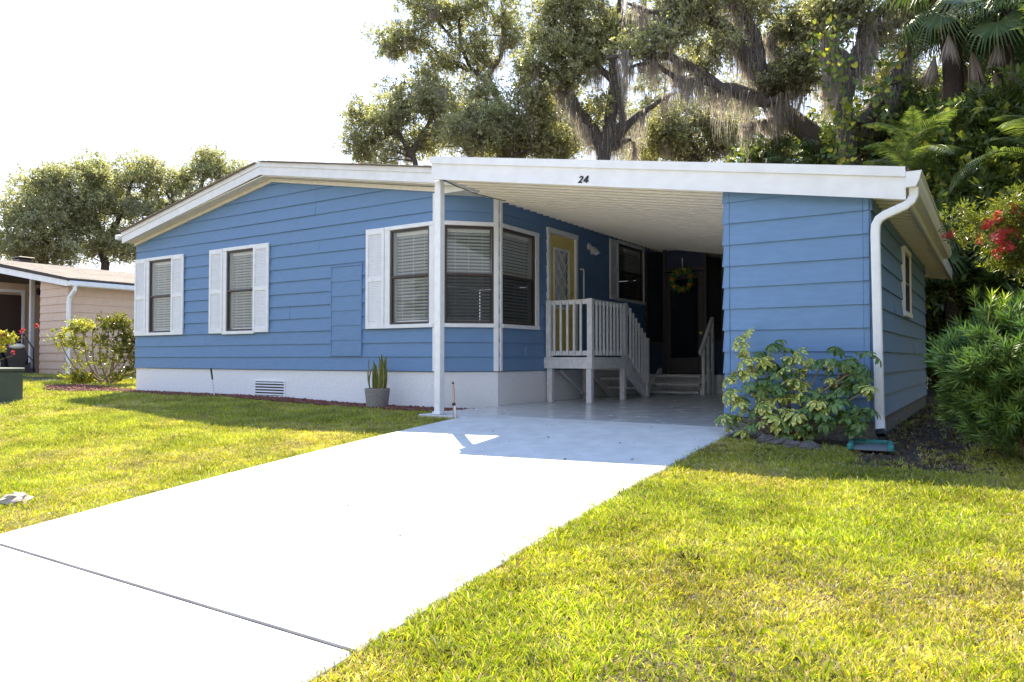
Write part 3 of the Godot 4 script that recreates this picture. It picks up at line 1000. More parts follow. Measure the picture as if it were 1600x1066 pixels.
	for k in 6:
		var zz = z1 - 0.10 - k * 0.122
		var y = 1.605 + (zz - z1) * 0.655
		s = Shape.new()
		s.box(Vector3(x1 + 0.021, y - 0.40, zz), Vector3(0.036, 0.86, 0.036), Basis.IDENTITY, 0.007)
		put.call("baluster", s)
	s = Shape.new()
	s.bar(Vector3(x0 + 0.1, 0.52, z0 - 0.30), Vector3(x0 + 0.1, 0.06, z1 + 0.12), 0.03, 0.04, Vector3.UP, 0.004)
	put.call("brace", s)

func build_steps():
	var p = thing("entry_steps", "white painted open-riser steps with handrail below the dark rear door", "steps", Vector3(-5.12, 0.03, -13.85))
	var o = -p.position
	var w = M.deck_paint
	var s
	for k in 3:
		s = Shape.new()
		s.box(Vector3(-5.13 - 0.03 * k, 0.075 + 0.148 * k, -13.52 - 0.21 * k), Vector3(1.0 - 0.06 * k, 0.036, 0.24), Basis.IDENTITY, 0.005)
		part(p, "tread", s, w, Transform3D(Basis.IDENTITY, o))
	for x in [-5.64, -4.585]:
		s = Shape.new()
		prism(s, PackedVector2Array([Vector2(0, 0.03), Vector2(0.10, 0.03), Vector2(0.68, 0.38), Vector2(0.68, 0.52), Vector2(0.60, 0.52), Vector2(0.0, 0.12)]), -0.018, 0.018)
		part(p, "stringer", s, w, Transform3D(Basis(Vector3(0, 0, -1), Vector3.UP, Vector3(1, 0, 0)), o + Vector3(x, 0, -13.42)))
	for q in [[-13.46, 0.86], [-13.72, 1.12], [-13.98, 1.38]]:
		s = Shape.new()
		s.box(Vector3(-4.55, 0.03 + q[1] * 0.5, q[0]), Vector3(0.055, q[1], 0.055), Basis.IDENTITY, 0.005)
		part(p, "rail_post", s, w, Transform3D(Basis.IDENTITY, o))
	s = Shape.new()
	s.bar(Vector3(-4.57, 0.80, -13.34), Vector3(-4.57, 1.49, -14.05), 0.06, 0.09, Vector3.UP, 0.006)
	part(p, "handrail", s, w, Transform3D(Basis.IDENTITY, o))
	# twin-headed lamp by the yellow door
	var l = thing("wall_lamp", "small white twin-head lamp on blue wall beside yellow door", "lamp", Vector3(-6.01, 2.70, -11.66))
	s = Shape.new()
	s.lathe([Vector2(0.0, 0.0), Vector2(0.062, 0.0), Vector2(0.062, 0.018), Vector2(0.045, 0.035), Vector2(0.0, 0.04)], Vector3.ZERO, 16)
	part(l, "base", s, M.lamp_white, Transform3D(Basis(Vector3.BACK, -PI / 2), Vector3.ZERO))
	for k in [-1.0, 1.0]:
		s = Shape.new()
		s.tube([Vector3(0.03, 0, 0.02 * k), Vector3(0.07, -0.01, 0.05 * k), Vector3(0.10, -0.04, 0.06 * k)], 0.012, 8)
		part(l, "arm", s, M.lamp_white)
		s = Shape.new()
		s.lathe([Vector2(0.0, -0.10), Vector2(0.045, -0.10), Vector2(0.046, -0.06), Vector2(0.03, -0.01), Vector2(0.02, 0.03), Vector2(0.0, 0.035)], Vector3.ZERO, 14)
		part(l, "head", s, M.lamp_white, Transform3D(Basis(Vector3.BACK, 0.35) * Basis(Vector3.RIGHT, -0.25 * k), Vector3(0.10, -0.05, 0.065 * k)))
	# wreath on the rear door
	var wr = thing("wreath", "round leafy wreath with yellow flowers on dark rear door", "wreath", Vector3(-5.19, 2.27, -14.13))
	rng.seed = 5
	s = Shape.new()
	var ring = []
	for i in 25:
		ring.append(Vector3(cos(TAU * i / 24.0), sin(TAU * i / 24.0), 0) * 0.19)
	s.tube(ring, 0.022, 6, false)
	part(wr, "vine_ring", s, M.twig)
	s = Shape.new()
	for i in 260:
		var a = rng.randf() * TAU
		var c = Vector3(cos(a), sin(a), 0) * rng.randf_range(0.15, 0.24) + Vector3(0, 0, rng.randf_range(0.0, 0.05))
		var t = c + Vector3(rng.randfn(), rng.randfn(), rng.randf()).normalized() * rng.randf_range(0.06, 0.10)
		s.col = Color(0.10, 0.26, 0.10).lerp(Color(0.26, 0.46, 0.14), rng.randf())
		s.leaf(c, t, 0.028, Vector3(rng.randfn() * 0.4, rng.randfn() * 0.4, 1))
	part(wr, "leaf_mass", s, M.leaf, Transform3D.IDENTITY, "stuff")
	for i in 7:
		var a = TAU * i / 7.0 + 0.3
		s = Shape.new()
		for k in 22:
			var d = Vector3(rng.randfn(), rng.randfn(), absf(rng.randfn()) + 0.4).normalized()
			s.col = Color(0.95, 0.66, 0.05).lerp(Color(0.92, 0.42, 0.03), rng.randf())
			s.leaf(Vector3.ZERO, d * 0.062, 0.04, Vector3(d.y, -d.x, 1.0))
		part(wr, "flower", s, M.dead_leaf, Transform3D(Basis.IDENTITY, Vector3(cos(a), sin(a), 0) * 0.195 + Vector3(0, 0, 0.045)))
	s = Shape.new()
	s.box(Vector3(0, 0.31, 0.01), Vector3(0.02, 0.26, 0.004))
	part(wr, "ribbon", s, M.slat_white)

# ---------------------------------------------------------------- ground
func build_ground():
	var s = Shape.new()
	var xs = [-300.0, -120.0, -60.0, -35.0]
	var x = -26.0
	while x < 10.0:
		xs.append(x)
		x += 0.75
	xs.append_array([14.0, 25.0, 60.0, 120.0, 300.0])
	var zs = [-300.0, -120.0, -60.0, -35.0, -25.0]
	var z = -16.0
	while z < 4.0:
		zs.append(z)
		z += 0.5
	zs.append_array([6.0, 12.0, 25.0, 60.0, 120.0, 300.0])
	var nrm = func(px, pz): return Vector3(ground_y(px - 0.2, pz) - ground_y(px + 0.2, pz), 0.4, ground_y(px, pz - 0.2) - ground_y(px, pz + 0.2)).normalized()
	for i in xs.size() - 1:
		for k in zs.size() - 1:
			var q = []
			var n = []
			for c in [[i, k], [i + 1, k], [i + 1, k + 1], [i, k + 1]]:
				q.append(Vector3(xs[c[0]], ground_y(xs[c[0]], zs[c[1]]), zs[c[1]]))
				n.append(nrm.call(xs[c[0]], zs[c[1]]))
			s.tri(q[0], q[1], q[2], n[0], n[1], n[2])
			s.tri(q[0], q[2], q[3], n[0], n[2], n[3])
	setting("lawn_ground", s, M.soil)
	# drive: poured slabs with open joints between them
	var d = Node3D.new()
	d.name = "driveway"
	d.set_meta("kind", "structure")
	add_child(d)
	for b in [[-7.35, -2.058], [-2.034, 2.6]]:
		s = Shape.new()
		var rows = 16
		for i in rows:
			var za = lerpf(b[0], b[1], i / float(rows))
			var zb = lerpf(b[0], b[1], (i + 1) / float(rows))
			var ya = slab_y(za)
			var yb = slab_y(zb)
			var l = -5.25
			var r = -2.06
			var e = 0.012
			s.quad(Vector3(l + e, ya, za), Vector3(r - e, ya, za), Vector3(r - e, yb, zb), Vector3(l + e, yb, zb), Vector3.UP)
			for q in [[l + e, l, -1.0], [r - e, r, 1.0]]:
				s.quad(Vector3(q[0], ya, za), Vector3(q[0], yb, zb), Vector3(q[1], yb - e, zb), Vector3(q[1], ya - e, za), Vector3(q[2], 1, 0))
				s.quad(Vector3(q[1], ya - e, za), Vector3(q[1], yb - e, zb), Vector3(q[1], yb - 0.12, zb), Vector3(q[1], ya - 0.12, za), Vector3(q[2], 0, 0))
		for i in 2:
			var y = slab_y(b[i])
			s.quad(Vector3(-5.25, y, b[i]), Vector3(-2.06, y, b[i]), Vector3(-2.06, y - 0.12, b[i]), Vector3(-5.25, y - 0.12, b[i]), Vector3(0, 0, -1 + 2 * i))
		part(d, "slab", s, M.drive_concrete)
	s = Shape.new()
	s.box(Vector3(-3.655, slab_y(-2.046) - 0.045, -2.046), Vector3(3.17, 0.07, 0.022))
	part(d, "joint_filler", s, M.mulch_bed)
	s = Shape.new()
	s.box(Vector3(-4.12, -0.035, -10.86), Vector3(3.83, 0.13, 7.0), Basis.IDENTITY, 0.006)
	setting("carport_floor", s, M.painted_floor)
	s = Shape.new()
	s.box(Vector3(-5.63, -0.045, -7.35), Vector3(0.74, 0.145, 0.62), Basis.IDENTITY, 0.008)
	setting("post_pad", s, M.drive_concrete)
	# street and the far verge
	s = Shape.new()
	var y0 = ground_y(0, 6.0) + 0.02
	s.box(Vector3(0, y0 - 0.1, 6.2), Vector3(160, 0.2, 7.0))
	setting("street", s, M.asphalt)
	# path across the next yard
	s = Shape.new()
	s.box(Vector3(-19.2, 0.172, -8.3), Vector3(2.3, 0.1, 1.0), Basis(Vector3.UP, 0.35), 0.01)
	s.box(Vector3(-22.9, 0.20, -8.2), Vector3(3.6, 0.1, 9.0), Basis.IDENTITY, 0.01)
	setting("neighbour_path", s, M.drive_concrete)
	# bark bed along the front wall, bare soil beside the shed
	s = Shape.new()
	rng.seed = 21
	var pts_a = []
	var pts_b = []
	for i in 41:
		var px = lerpf(-16.9, -5.95, i / 40.0)
		var swell = 0.55 * exp(-pow((px + 15.6) / 0.9, 2.0))
		pts_a.append(Vector3(px, ground_y(px, -7.74) + 0.022, -7.74 + swell + rng.randf_range(-0.03, 0.03)))
		pts_b.append(Vector3(px, ground_y(px, -8.4) + 0.026, -8.40 - swell * 0.9))
	for i in 40:
		s.quad(pts_a[i], pts_a[i + 1], pts_b[i + 1], pts_b[i], Vector3.UP)
	setting("bark_bed", s, M.mulch_bed)
	s = Shape.new()
	for i in 30:
		for k in 3:
			var za = lerpf(-13.4, -5.75, i / 30.0)
			var zb = lerpf(-13.4, -5.75, (i + 1) / 30.0)
			var w0 = 0.75 + 0.25 * sin(i * 0.9)
			var w1 = 0.75 + 0.25 * sin((i + 1) * 0.9)
			s.quad(Vector3(-0.95 + w0 * k / 3.0, ground_y(0, za) + 0.006, za), Vector3(-0.95 + w0 * (k + 1) / 3.0, ground_y(0, za) + 0.006, za), Vector3(-0.95 + w1 * (k + 1) / 3.0, ground_y(0, zb) + 0.006, zb), Vector3(-0.95 + w1 * k / 3.0, ground_y(0, zb) + 0.006, zb), Vector3.UP)
	setting("bare_soil", s, M.dirt)

func bare(x, z):            # where no turf grows
	if x > -5.27 and x < -2.085 + 0.03 * sin(z * 7.0) * sin(z * 2.3) and z > -7.4:
		return true
	if x > -6.02 and x < -5.24 and z < -7.03 and z > -7.7:
		return true
	if z < -7.70 - 0.55 * exp(-pow((x + 15.6) / 0.9, 2.0)) * -1.0 and z > -8.5 and x > -16.9 and x < -5.9:
		return true
	if x > -14.5 and x < -0.88 and z < -7.1 and (z < -8.2 or x > -6.05):
		return true
	if x > -20.5 and x < -18.0 and absf(z + 8.3 - (x + 19.2) * -0.36) < 0.5:
		return true
	if x < -21.1 and x > -24.7 and z < -3.7:
		return true
	return false

func blade(s, root, tip, wide, bend):
	var along = tip - root
	var side = along.cross(Vector3(bend.z, 0.3, -bend.x)).normalized() * wide * 0.5
	var mid = root + along * 0.55 + Vector3(0, along.length() * 0.14, 0)
	s.quad(root - side * 0.8, root + side * 0.8, mid + side, mid - side, bend + Vector3.UP * 0.5)
	s.flat(mid - side, mid + side, tip, bend + Vector3.UP)
func tuft(seed_, count, tall, wide, spread, straw):
	var s = Shape.new()
	rng.seed = seed_
	for i in count:
		var a = rng.randf() * TAU
		var out = Vector3(cos(a), 0, sin(a))
		var root = out * rng.randf() * spread + Vector3(0, -0.012, 0)
		var l = tall * rng.randf_range(0.55, 1.15)
		var lean = rng.randf_range(0.25, 1.25)
		var tip = root + (out.rotated(Vector3.UP, rng.randfn() * 0.5) * lean + Vector3.UP).normalized() * l
		if rng.randf() < straw:
			s.col = Color(0.74, 0.62, 0.46).lerp(Color(0.45, 0.32, 0.20), rng.randf())
		else:
			s.col = Color(0.22, 0.30, 0.03).lerp(Color(0.62, 0.60, 0.08), rng.randf())
		blade(s, root, tip, wide * rng.randf_range(0.7, 1.2), out)
	return s.mesh(M.grass_blade)

func build_grass():
	var kinds = [tuft(1, 18, 0.046, 0.0044, 0.028, 0.18), tuft(2, 17, 0.041, 0.0046, 0.030, 0.30), tuft(3, 19, 0.054, 0.0044, 0.026, 0.08), tuft(4, 16, 0.036, 0.0038, 0.034, 0.80)]
	var spots = [[], [], [], []]
	var cols = [[], [], [], []]
	var patch = FastNoiseLite.new()
	patch.seed = 4
	patch.frequency = 0.55
	var tone = FastNoiseLite.new()
	tone.seed = 9
	tone.frequency = 1.3
	rng.seed = 1234
	for zone in [[-3.4, 5.5, -6.6, 0.6, 0.027, 1.0], [-11.0, -5.2, -8.0, -0.2, 0.036, 1.1], [-21.5, -11.0, -10.5, -2.5, 0.062, 1.45], [-0.9, 7.0, -14.0, -6.6, 0.07, 1.3], [-2.05, 6.0, -22.0, -14.0, 0.16, 2.2], [-19.0, -14.4, -18.0, -10.5, 0.13, 2.0]]:
		var x = zone[0]
		while x < zone[1]:
			var z = zone[2]
			while z < zone[3]:
				var px = x + rng.randf_range(-0.5, 0.5) * zone[4]
				var pz = z + rng.randf_range(-0.5, 0.5) * zone[4]
				z += zone[4]
				if bare(px, pz):
					continue
				var p = patch.get_noise_2d(px, pz)
				var dry = clampf(0.5 + p * 1.5, 0.0, 1.0)
				if px > -0.95 and px < -0.15 and pz < -5.9 and rng.randf() < 0.9:
					continue
				if rng.randf() < 0.08 + 0.10 * dry:
					continue
				var k = 3 if rng.randf() < 0.06 + 0.22 * dry * dry else (1 if rng.randf() < dry else (0 if rng.randf() < 0.6 else 2))
				var near_edge = absf(px + 5.25) < 0.08
				var g = rng.randf_range(0.75, 1.3) * zone[5] * (1.15 if k == 2 else 1.0) * (0.75 if near_edge else 1.0)
				var b = Basis(Vector3.UP, rng.randf() * TAU) * Basis(Vector3.RIGHT, rng.randfn() * 0.15)
				spots[k].append(Transform3D(b.scaled(Vector3(g, g * rng.randf_range(0.75, 1.15), g)), Vector3(px, ground_y(px, pz) + 0.004, pz)))
				var t = 1.0 + 0.45 * tone.get_noise_2d(px, pz) + rng.randfn() * 0.2
				cols[k].append(Color(t * (1.0 + 0.12 * p), t, t * maxf(0.3, 1.0 + 0.35 * rng.randfn())))
			x += zone[4]
	var g = Node3D.new()
	g.name = "grass"
	g.set_meta("kind", "stuff")
	tag(g, "coarse sunlit yellow-green turf growing either side of the drive", "grass")
	add_child(g)
	for k in 4:
		scatter(g, "grass_blades", kinds[k], spots[k], cols[k], "stuff")

func build_litter():
	# bark chips in the bed, dry leaves on the bare soil
	var s = Shape.new()
	rng.seed = 31
	s.box(Vector3.ZERO, Vector3(0.05, 0.012, 0.02), Basis.IDENTITY, 0.003)
	var spots = []
	var cols = []
	for i in 5200:
		var x = rng.randf_range(-16.8, -5.98)
		var swell = 0.55 * exp(-pow((x + 15.6) / 0.9, 2.0))
		var z = rng.randf_range(-8.26 - swell * 0.8, -7.74 + swell)
		if x > -14.4 and z < -8.26:
			continue
		var b = Basis.from_euler(Vector3(rng.randfn() * 0.4, rng.randf() * TAU, rng.randfn() * 0.4))
		var g = rng.randf_range(0.5, 1.4)
		spots.append(Transform3D(b.scaled(Vector3(g, g, g)), Vector3(x, ground_y(x, z) + 0.03, z)))
		cols.append(Color(0.12, 0.036, 0.028).lerp(Color(0.24, 0.10, 0.07), rng.randf()))
	var o = scatter(self, "bark_chips", s.mesh(M.chips), spots, cols, "stuff")
	tag(o, "reddish bark chips spread in the bed along the white foundation", "bark chips")
	s = Shape.new()
	s.leaf(Vector3(-0.03, 0, 0), Vector3(0.03, 0.004, 0), 0.026, Vector3.UP, 0.3)
	spots = []
	cols = []
	for i in 1500:
		var x = rng.randf_range(-0.9, 0.1) if i < 1300 else rng.randf_range(-2.0, 1.5)
		var z = rng.randf_range(-12.5, -5.9) if i < 1300 else rng.randf_range(-7.0, -5.8)
		if x < -0.86 and z < -7.0:
			continue
		var b = Basis.from_euler(Vector3(rng.randfn() * 0.5, rng.randf() * TAU, rng.randfn() * 0.5))
		var g = rng.randf_range(0.5, 1.3)
		spots.append(Transform3D(b.scaled(Vector3(g, g, g)), Vector3(x, ground_y(x, z) + 0.018, z)))
		cols.append(Color(0.20, 0.13, 0.075).lerp(Color(0.07, 0.045, 0.03), rng.randf()))
	for i in 46:
		var x = rng.randf_range(-5.1, -2.2)
		var z = rng.randf_range(-7.3, -3.0)
		var g = rng.randf_range(0.25, 0.8)
		spots.append(Transform3D(Basis.from_euler(Vector3(rng.randfn() * 0.2, rng.randf() * TAU, rng.randfn() * 0.2)).scaled(Vector3(g, g, g)), Vector3(x, slab_y(z) + 0.006, z)))
		cols.append(Color(0.20, 0.15, 0.10).lerp(Color(0.08, 0.06, 0.05), rng.randf()))
	o = scatter(self, "leaf_litter", s.mesh(M.dead_leaf), spots, cols, "stuff")
	tag(o, "dry brown leaf litter on bare soil beside the shed", "leaf litter")

# ---------------------------------------------------------------- trees
func leaf_clump(seed_, count, size, long, wide, dark, pale, up = 0.4, material = null):
	var s = Shape.new()               # sprays: leaves along a handful of short twigs
	rng.seed = seed_
	var twigs = maxi(4, int(count / 7.0))
	for t in twigs:
		var root = Vector3(rng.randfn(), rng.randfn() * 0.7, rng.randfn()) * size * 0.30
		var dir = (Vector3(rng.randfn(), rng.randfn() * 0.55 + up * 0.6, rng.randfn())).normalized()
		var reach = size * rng.randf_range(0.6, 1.1)
		var tone = rng.randf()
		for i in 7:
			var f = (i + 1.0) / 7.0
			var p = root + dir * reach * f + Vector3(0, -0.12 * size * f * f, 0)
			var side = dir.cross(Vector3(rng.randfn(), 0.5, rng.randfn())).normalized() * (1.0 if i % 2 == 0 else -1.0)
			var o = (dir * 0.7 + side + Vector3(0, 0.15, 0)).normalized()
			s.col = dark.lerp(pale, clampf(pow(rng.randf(), 1.3) * 0.7 + tone * 0.35, 0.0, 1.0))
			s.leaf(p, p + o * long * rng.randf_range(0.75, 1.2), wide * rng.randf_range(0.8, 1.2), (Vector3.UP + Vector3(rng.randfn(), rng.randfn(), rng.randfn()) * 0.55).normalized())
	return s.mesh(material if material else M.leaf)
func moss_clump(seed_):
	var s = Shape.new()
	rng.seed = seed_
	for i in 22:
		var a = rng.randf() * TAU
		var p = Vector3(cos(a), 0, sin(a)) * rng.randf() * 0.2
		var l = rng.randf_range(0.25, 1.0)
		var w = rng.randf_range(0.006, 0.016)
		var face = Vector3(cos(a * 3.0), 0, sin(a * 3.0))
		var side = face.cross(Vector3.UP) * w
		var n = 4
		var last = p + Vector3(0, 0.05, 0)
		for k in n:
			var f = (k + 1.0) / n
			var q = p + Vector3(rng.randfn() * 0.035, -l * f, rng.randfn() * 0.035)
			var w0 = 1.0 - f + 1.0 / n
			var w1 = 1.0 - f
			s.quad(last - side * w0, last + side * w0, q + side * w1, q - side * w1, face)
			last = q
	return s.mesh(M.moss)

func curve(points, n):       # a smooth run through the points
	var c = Curve3D.new()
	for i in points.size():
		var t = (points[mini(i + 1, points.size() - 1)] - points[maxi(i - 1, 0)]) * 0.18
		c.add_point(points[i], -t, t)
	var out = []
	for i in n + 1:
		out.append(c.sample_baked(c.get_baked_length() * i / n, true))
	return out

# limbs: [[points], thick, thin]; blobs: [middle, radii, sub-clumps, leaf clumps in each]
func grow(called, label, group, limbs, blobs, clumps, seed_, opts = {}):
	var base = limbs[0][0][0]
	var o = thing(called, label, opts.get("category", "tree"), base, 0.0, group)
	var s = Shape.new()
	var nodes = []
	rng.seed = seed_
	for l in limbs:
		var n = 14
		var run = curve(l[0], n)
		var rad = []
		for i in n + 1:
			var f = i / float(n)
			rad.append(opts.get("stout", 1.0) * lerpf(l[1], l[2], pow(f, 0.8)) * rng.randf_range(0.92, 1.08))
			run[i] += Vector3(rng.randfn(), rng.randfn(), rng.randfn()) * l[1] * 0.12 * minf(1.0, f * 4.0) - (base if false else Vector3.ZERO)
			nodes.append([run[i], rad[i]])
		var own = []
		for p in run:
			own.append(p - base)
		s.tube(own, rad, 9)
	var spots = []
	var cols = []
	var hang = []
	for b in blobs:
		for i in int(ceil(b[2] * opts.get("fill", 0.76))):
			var d = Vector3(rng.randfn(), rng.randfn(), rng.randfn()).normalized() * pow(rng.randf(), 0.4)
			var mid = b[0] + d * b[1]
			var best = nodes[0]
			var far = 1e9
			for nd in nodes:
				var q = mid - nd[0]
				var w = q.length() + (0.8 if q.y < 0.0 else 0.0)
				if w < far:
					far = w
					best = nd
			if far > 0.25:
				var bend = (best[0] + mid) * 0.5 + Vector3(rng.randfn(), rng.randfn() * 0.6 + 0.2, rng.randfn()) * far * 0.13
				var run = curve([best[0], bend, mid], 5)
				var own = []
				var r0 = minf(best[1] * 0.7, 0.024 + far * 0.022)
				var rr = []
				for k in 6:
					own.append(run[k] - base)
					rr.append(lerpf(r0, 0.008, k / 5.0))
				s.tube(own, rr, 5, false)
				if i % 3 == 0:
					nodes.append([mid, 0.02])
					nodes.append([bend, r0 * 0.6])
			var size = opts.get("spread", 0.24)
			for k in b[3] + opts.get("more", 0):
				var q = mid + Vector3(rng.randfn(), rng.randfn() * 0.7, rng.randfn()) * size
				var g = opts.get("scale", 1.0) * rng.randf_range(0.75, 1.25)
				spots.append(Transform3D(Basis.from_euler(Vector3(rng.randfn() * 0.5, rng.randf() * TAU, rng.randfn() * 0.5)).scaled(Vector3(g, g, g)), q - base))
				var t = rng.randf_range(0.65, 1.25)
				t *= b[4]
				cols.append(Color(t, t * rng.randf_range(0.96, 1.04), t * rng.randf_range(0.85, 1.1)))
	part(o, "trunk", s, opts.get("bark", M.oak_bark))
	var parts = clumps.size()
	for v in parts:
		var mine = []
		var c = []
		for i in range(v, spots.size(), parts):
			mine.append(spots[i])
			c.append(cols[i])
		if mine.size():
			scatter(o, "crown", clumps[v], mine, c, "stuff")
	if opts.has("moss"):
		for m in opts.moss:      # [limb index, from, to, count, length]
			var l = limbs[m[0]]
			var run = curve(l[0], 30)
			for i in int(m[3] * 1.15):
				var f = rng.randf_range(m[1], m[2])
				if sin(f * 41.0 + m[0] * 2.3) < 0.0:
					continue
				var p = run[int(f * 30)].lerp(run[mini(int(f * 30) + 1, 30)], fmod(f * 30, 1.0))
				var g = m[4] * rng.randf_range(0.5, 1.3)
				hang.append(Transform3D(Basis(Vector3.UP, rng.randf() * TAU).scaled(Vector3(minf(g, 1.1), g * 1.25, minf(g, 1.1))), p - base + Vector3(rng.randfn() * 0.08, -0.75 * lerpf(l[1], l[2], f), rng.randfn() * 0.08)))
		for i in opts.get("drape", 0):   # and from the twigs
			var nd = nodes[rng.randi_range(0, nodes.size() - 1)]
			var g = rng.randf_range(0.5, 1.5)
			hang.append(Transform3D(Basis(Vector3.UP, rng.randf() * TAU).scaled(Vector3(minf(g, 1.2), g, minf(g, 1.2))), nd[0] - base))
		scatter(o, "hanging_moss", opts.moss_mesh, hang, null, "stuff")
	return o

func px_blob(x, y, m, rx, ry, subs, per, tone = 1.0):
	var k = m / FOCAL
	return [at_depth(x, y, m), Vector3(rx * k, ry * k, minf(rx, ry) * k * 1.2), subs, per, tone]
func run_of(list, m):        # pixels on one depth; an optional third number shifts it
	var out = []
	for p in list:
		out.append(at_depth(p[0], p[1], m + (p[2] if p.size() > 2 else 0.0)))
	return out
func foot(x, m):             # a point on the ground under that column
	var p = at_depth(x, 560, m)
	p.y = ground_y(p.x, p.z) - 0.1
	return p

func build_trees():
	var od = Color(0.11, 0.12, 0.06)
	var op = Color(0.70, 0.66, 0.42)
	var oak = []
	for k in 3:
		oak.append(leaf_clump(100 + k, 49, 0.34, 0.110, 0.055, od, op))
	var moss = moss_clump(7)
	var tall = "live oaks behind the house"
	# rear-left oak of the group behind the roof: low spreading crown
	grow("live_oak", "leaning live oak with low spreading crown just above the gable roof", tall,
		[[[foot(660, 30)] + run_of([[655, 300], [640, 245], [622, 205], [600, 180]], 30), 0.32, 0.07],
		[run_of([[640, 245], [665, 200], [690, 170]], 30), 0.16, 0.05],
		[run_of([[622, 205], [590, 215], [560, 225]], 30), 0.09, 0.03]],
		[px_blob(592, 190, 30, 46, 36, 26, 7), px_blob(640, 165, 30, 48, 34, 26, 7), px_blob(560, 222, 30, 26, 22, 12, 6), px_blob(690, 178, 30, 44, 46, 26, 7), px_blob(645, 222, 30.5, 60, 30, 24, 7), px_blob(590, 240, 30, 42, 16, 12, 6), px_blob(665, 130, 31, 34, 22, 14, 6)],
		oak, 11, {"moss": [[1, 0.2, 0.9, 8, 0.8]], "moss_mesh": moss, "drape": 26})
	grow("live_oak", "tall open live oak with forked bare limbs against the sky", tall,
		[[[foot(795, 31)] + run_of([[792, 270], [786, 200], [776, 146], [740, 115], [722, 80], [716, 30]], 31), 0.34, 0.06],
		[run_of([[776, 146], [762, 118], [782, 88], [786, 45], [783, 0]], 31), 0.16, 0.04],
		[run_of([[732, 110], [690, 85], [650, 60], [610, 72]], 31), 0.10, 0.03],
		[run_of([[722, 80], [690, 40], [660, 5]], 31), 0.08, 0.03]],
		[px_blob(650, 66, 31, 36, 30, 20, 6), px_blob(605, 68, 31, 24, 18, 12, 5), px_blob(668, 20, 31, 44, 24, 20, 6), px_blob(720, 20, 31, 40, 24, 16, 6), px_blob(738, 62, 31, 32, 30, 14, 6), px_blob(782, 25, 31, 34, 36, 18, 6), px_blob(803, 58, 31, 18, 18, 8, 5), px_blob(690, 100, 31, 38, 24, 15, 6), px_blob(755, 95, 31, 26, 26, 9, 6), px_blob(640, -30, 31, 60, 30, 16, 6), px_blob(770, -30, 31, 60, 30, 14, 6)],
		oak, 12, {"moss": [[0, 0.45, 0.85, 16, 1.0], [1, 0.1, 0.7, 12, 1.0], [2, 0.6, 1.0, 6, 1.2]], "moss_mesh": moss, "drape": 44})
	grow("live_oak", "round bushy live oak with pale sunlit leaves above the carport corner", tall,
		[[[foot(800, 27)] + run_of([[802, 280], [805, 225], [790, 190]], 27), 0.26, 0.06],
		[run_of([[805, 225], [835, 195], [850, 175]], 27), 0.14, 0.04],
		[run_of([[802, 240], [760, 215], [735, 200]], 27), 0.10, 0.03]],
		[px_blob(782, 196, 27, 50, 40, 34, 7), px_blob(842, 182, 27, 42, 42, 32, 7), px_blob(735, 205, 27, 36, 34, 20, 7), px_blob(868, 225, 27, 34, 26, 18, 7), px_blob(800, 238, 27.5, 60, 20, 20, 6), px_blob(760, 150, 28, 30, 22, 12, 6)],
		oak, 13, {"moss": [[1, 0.2, 0.9, 6, 0.8]], "moss_mesh": moss, "drape": 14})
	grow("live_oak", "thick-trunked live oak hung with gray moss, fanning out above the fascia number", tall,
		[[[foot(948, 26)] + run_of([[946, 300], [946, 250], [948, 222], [955, 175], [962, 130], [960, 60], [968, 0]], 26), 0.42, 0.10],
		[run_of([[945, 240], [918, 190], [898, 160], [880, 135], [858, 118]], 26), 0.22, 0.04],
		[run_of([[950, 215], [972, 190], [968, 150], [980, 110]], 26), 0.13, 0.04],
		[run_of([[955, 225], [985, 192], [1020, 165], [1050, 145]], 26), 0.17, 0.05],
		[run_of([[958, 232], [985, 218], [992, 240]], 26), 0.10, 0.03],
		[run_of([[962, 130], [925, 95], [890, 60], [850, 30]], 26), 0.12, 0.03]],
		[px_blob(868, 55, 26, 48, 34, 24, 7), px_blob(850, 105, 26, 32, 34, 18, 7), px_blob(915, 35, 26, 46, 34, 24, 7), px_blob(925, 88, 26, 34, 28, 16, 7), px_blob(880, 12, 26, 46, 26, 16, 7), px_blob(890, 130, 26, 28, 20, 12, 6), px_blob(960, 62, 26, 36, 28, 14, 6), px_blob(1000, 40, 26, 30, 26, 12, 6), px_blob(935, 165, 26, 20, 22, 8, 6), px_blob(830, 140, 26, 30, 20, 12, 6), px_blob(900, -30, 26, 80, 30, 18, 6)],
		oak, 14, {"moss": [[1, 0.15, 0.95, 60, 1.15], [0, 0.62, 0.95, 40, 1.5], [2, 0.2, 1.0, 18, 1.2], [3, 0.3, 1.0, 18, 1.1], [5, 0.1, 0.6, 20, 1.2]], "moss_mesh": moss, "drape": 90, "stout": 1.2})
	grow("live_oak", "dark leafy live oak with slim stems between the moss-hung oaks", tall,
		[[[foot(1085, 27)] + run_of([[1088, 300], [1092, 250], [1075, 215], [1060, 190]], 27), 0.24, 0.06],
		[run_of([[1092, 250], [1112, 225], [1135, 200]], 27), 0.12, 0.04]],
		[px_blob(1062, 196, 27, 50, 36, 30, 7), px_blob(1112, 186, 27, 40, 36, 26, 7), px_blob(1025, 215, 27, 34, 28, 16, 7), px_blob(1138, 222, 27, 32, 26, 16, 6), px_blob(1075, 235, 27.5, 70, 18, 20, 6)],
		oak, 15, {"moss": [[0, 0.6, 1.0, 12, 0.9]], "moss_mesh": moss, "drape": 60})
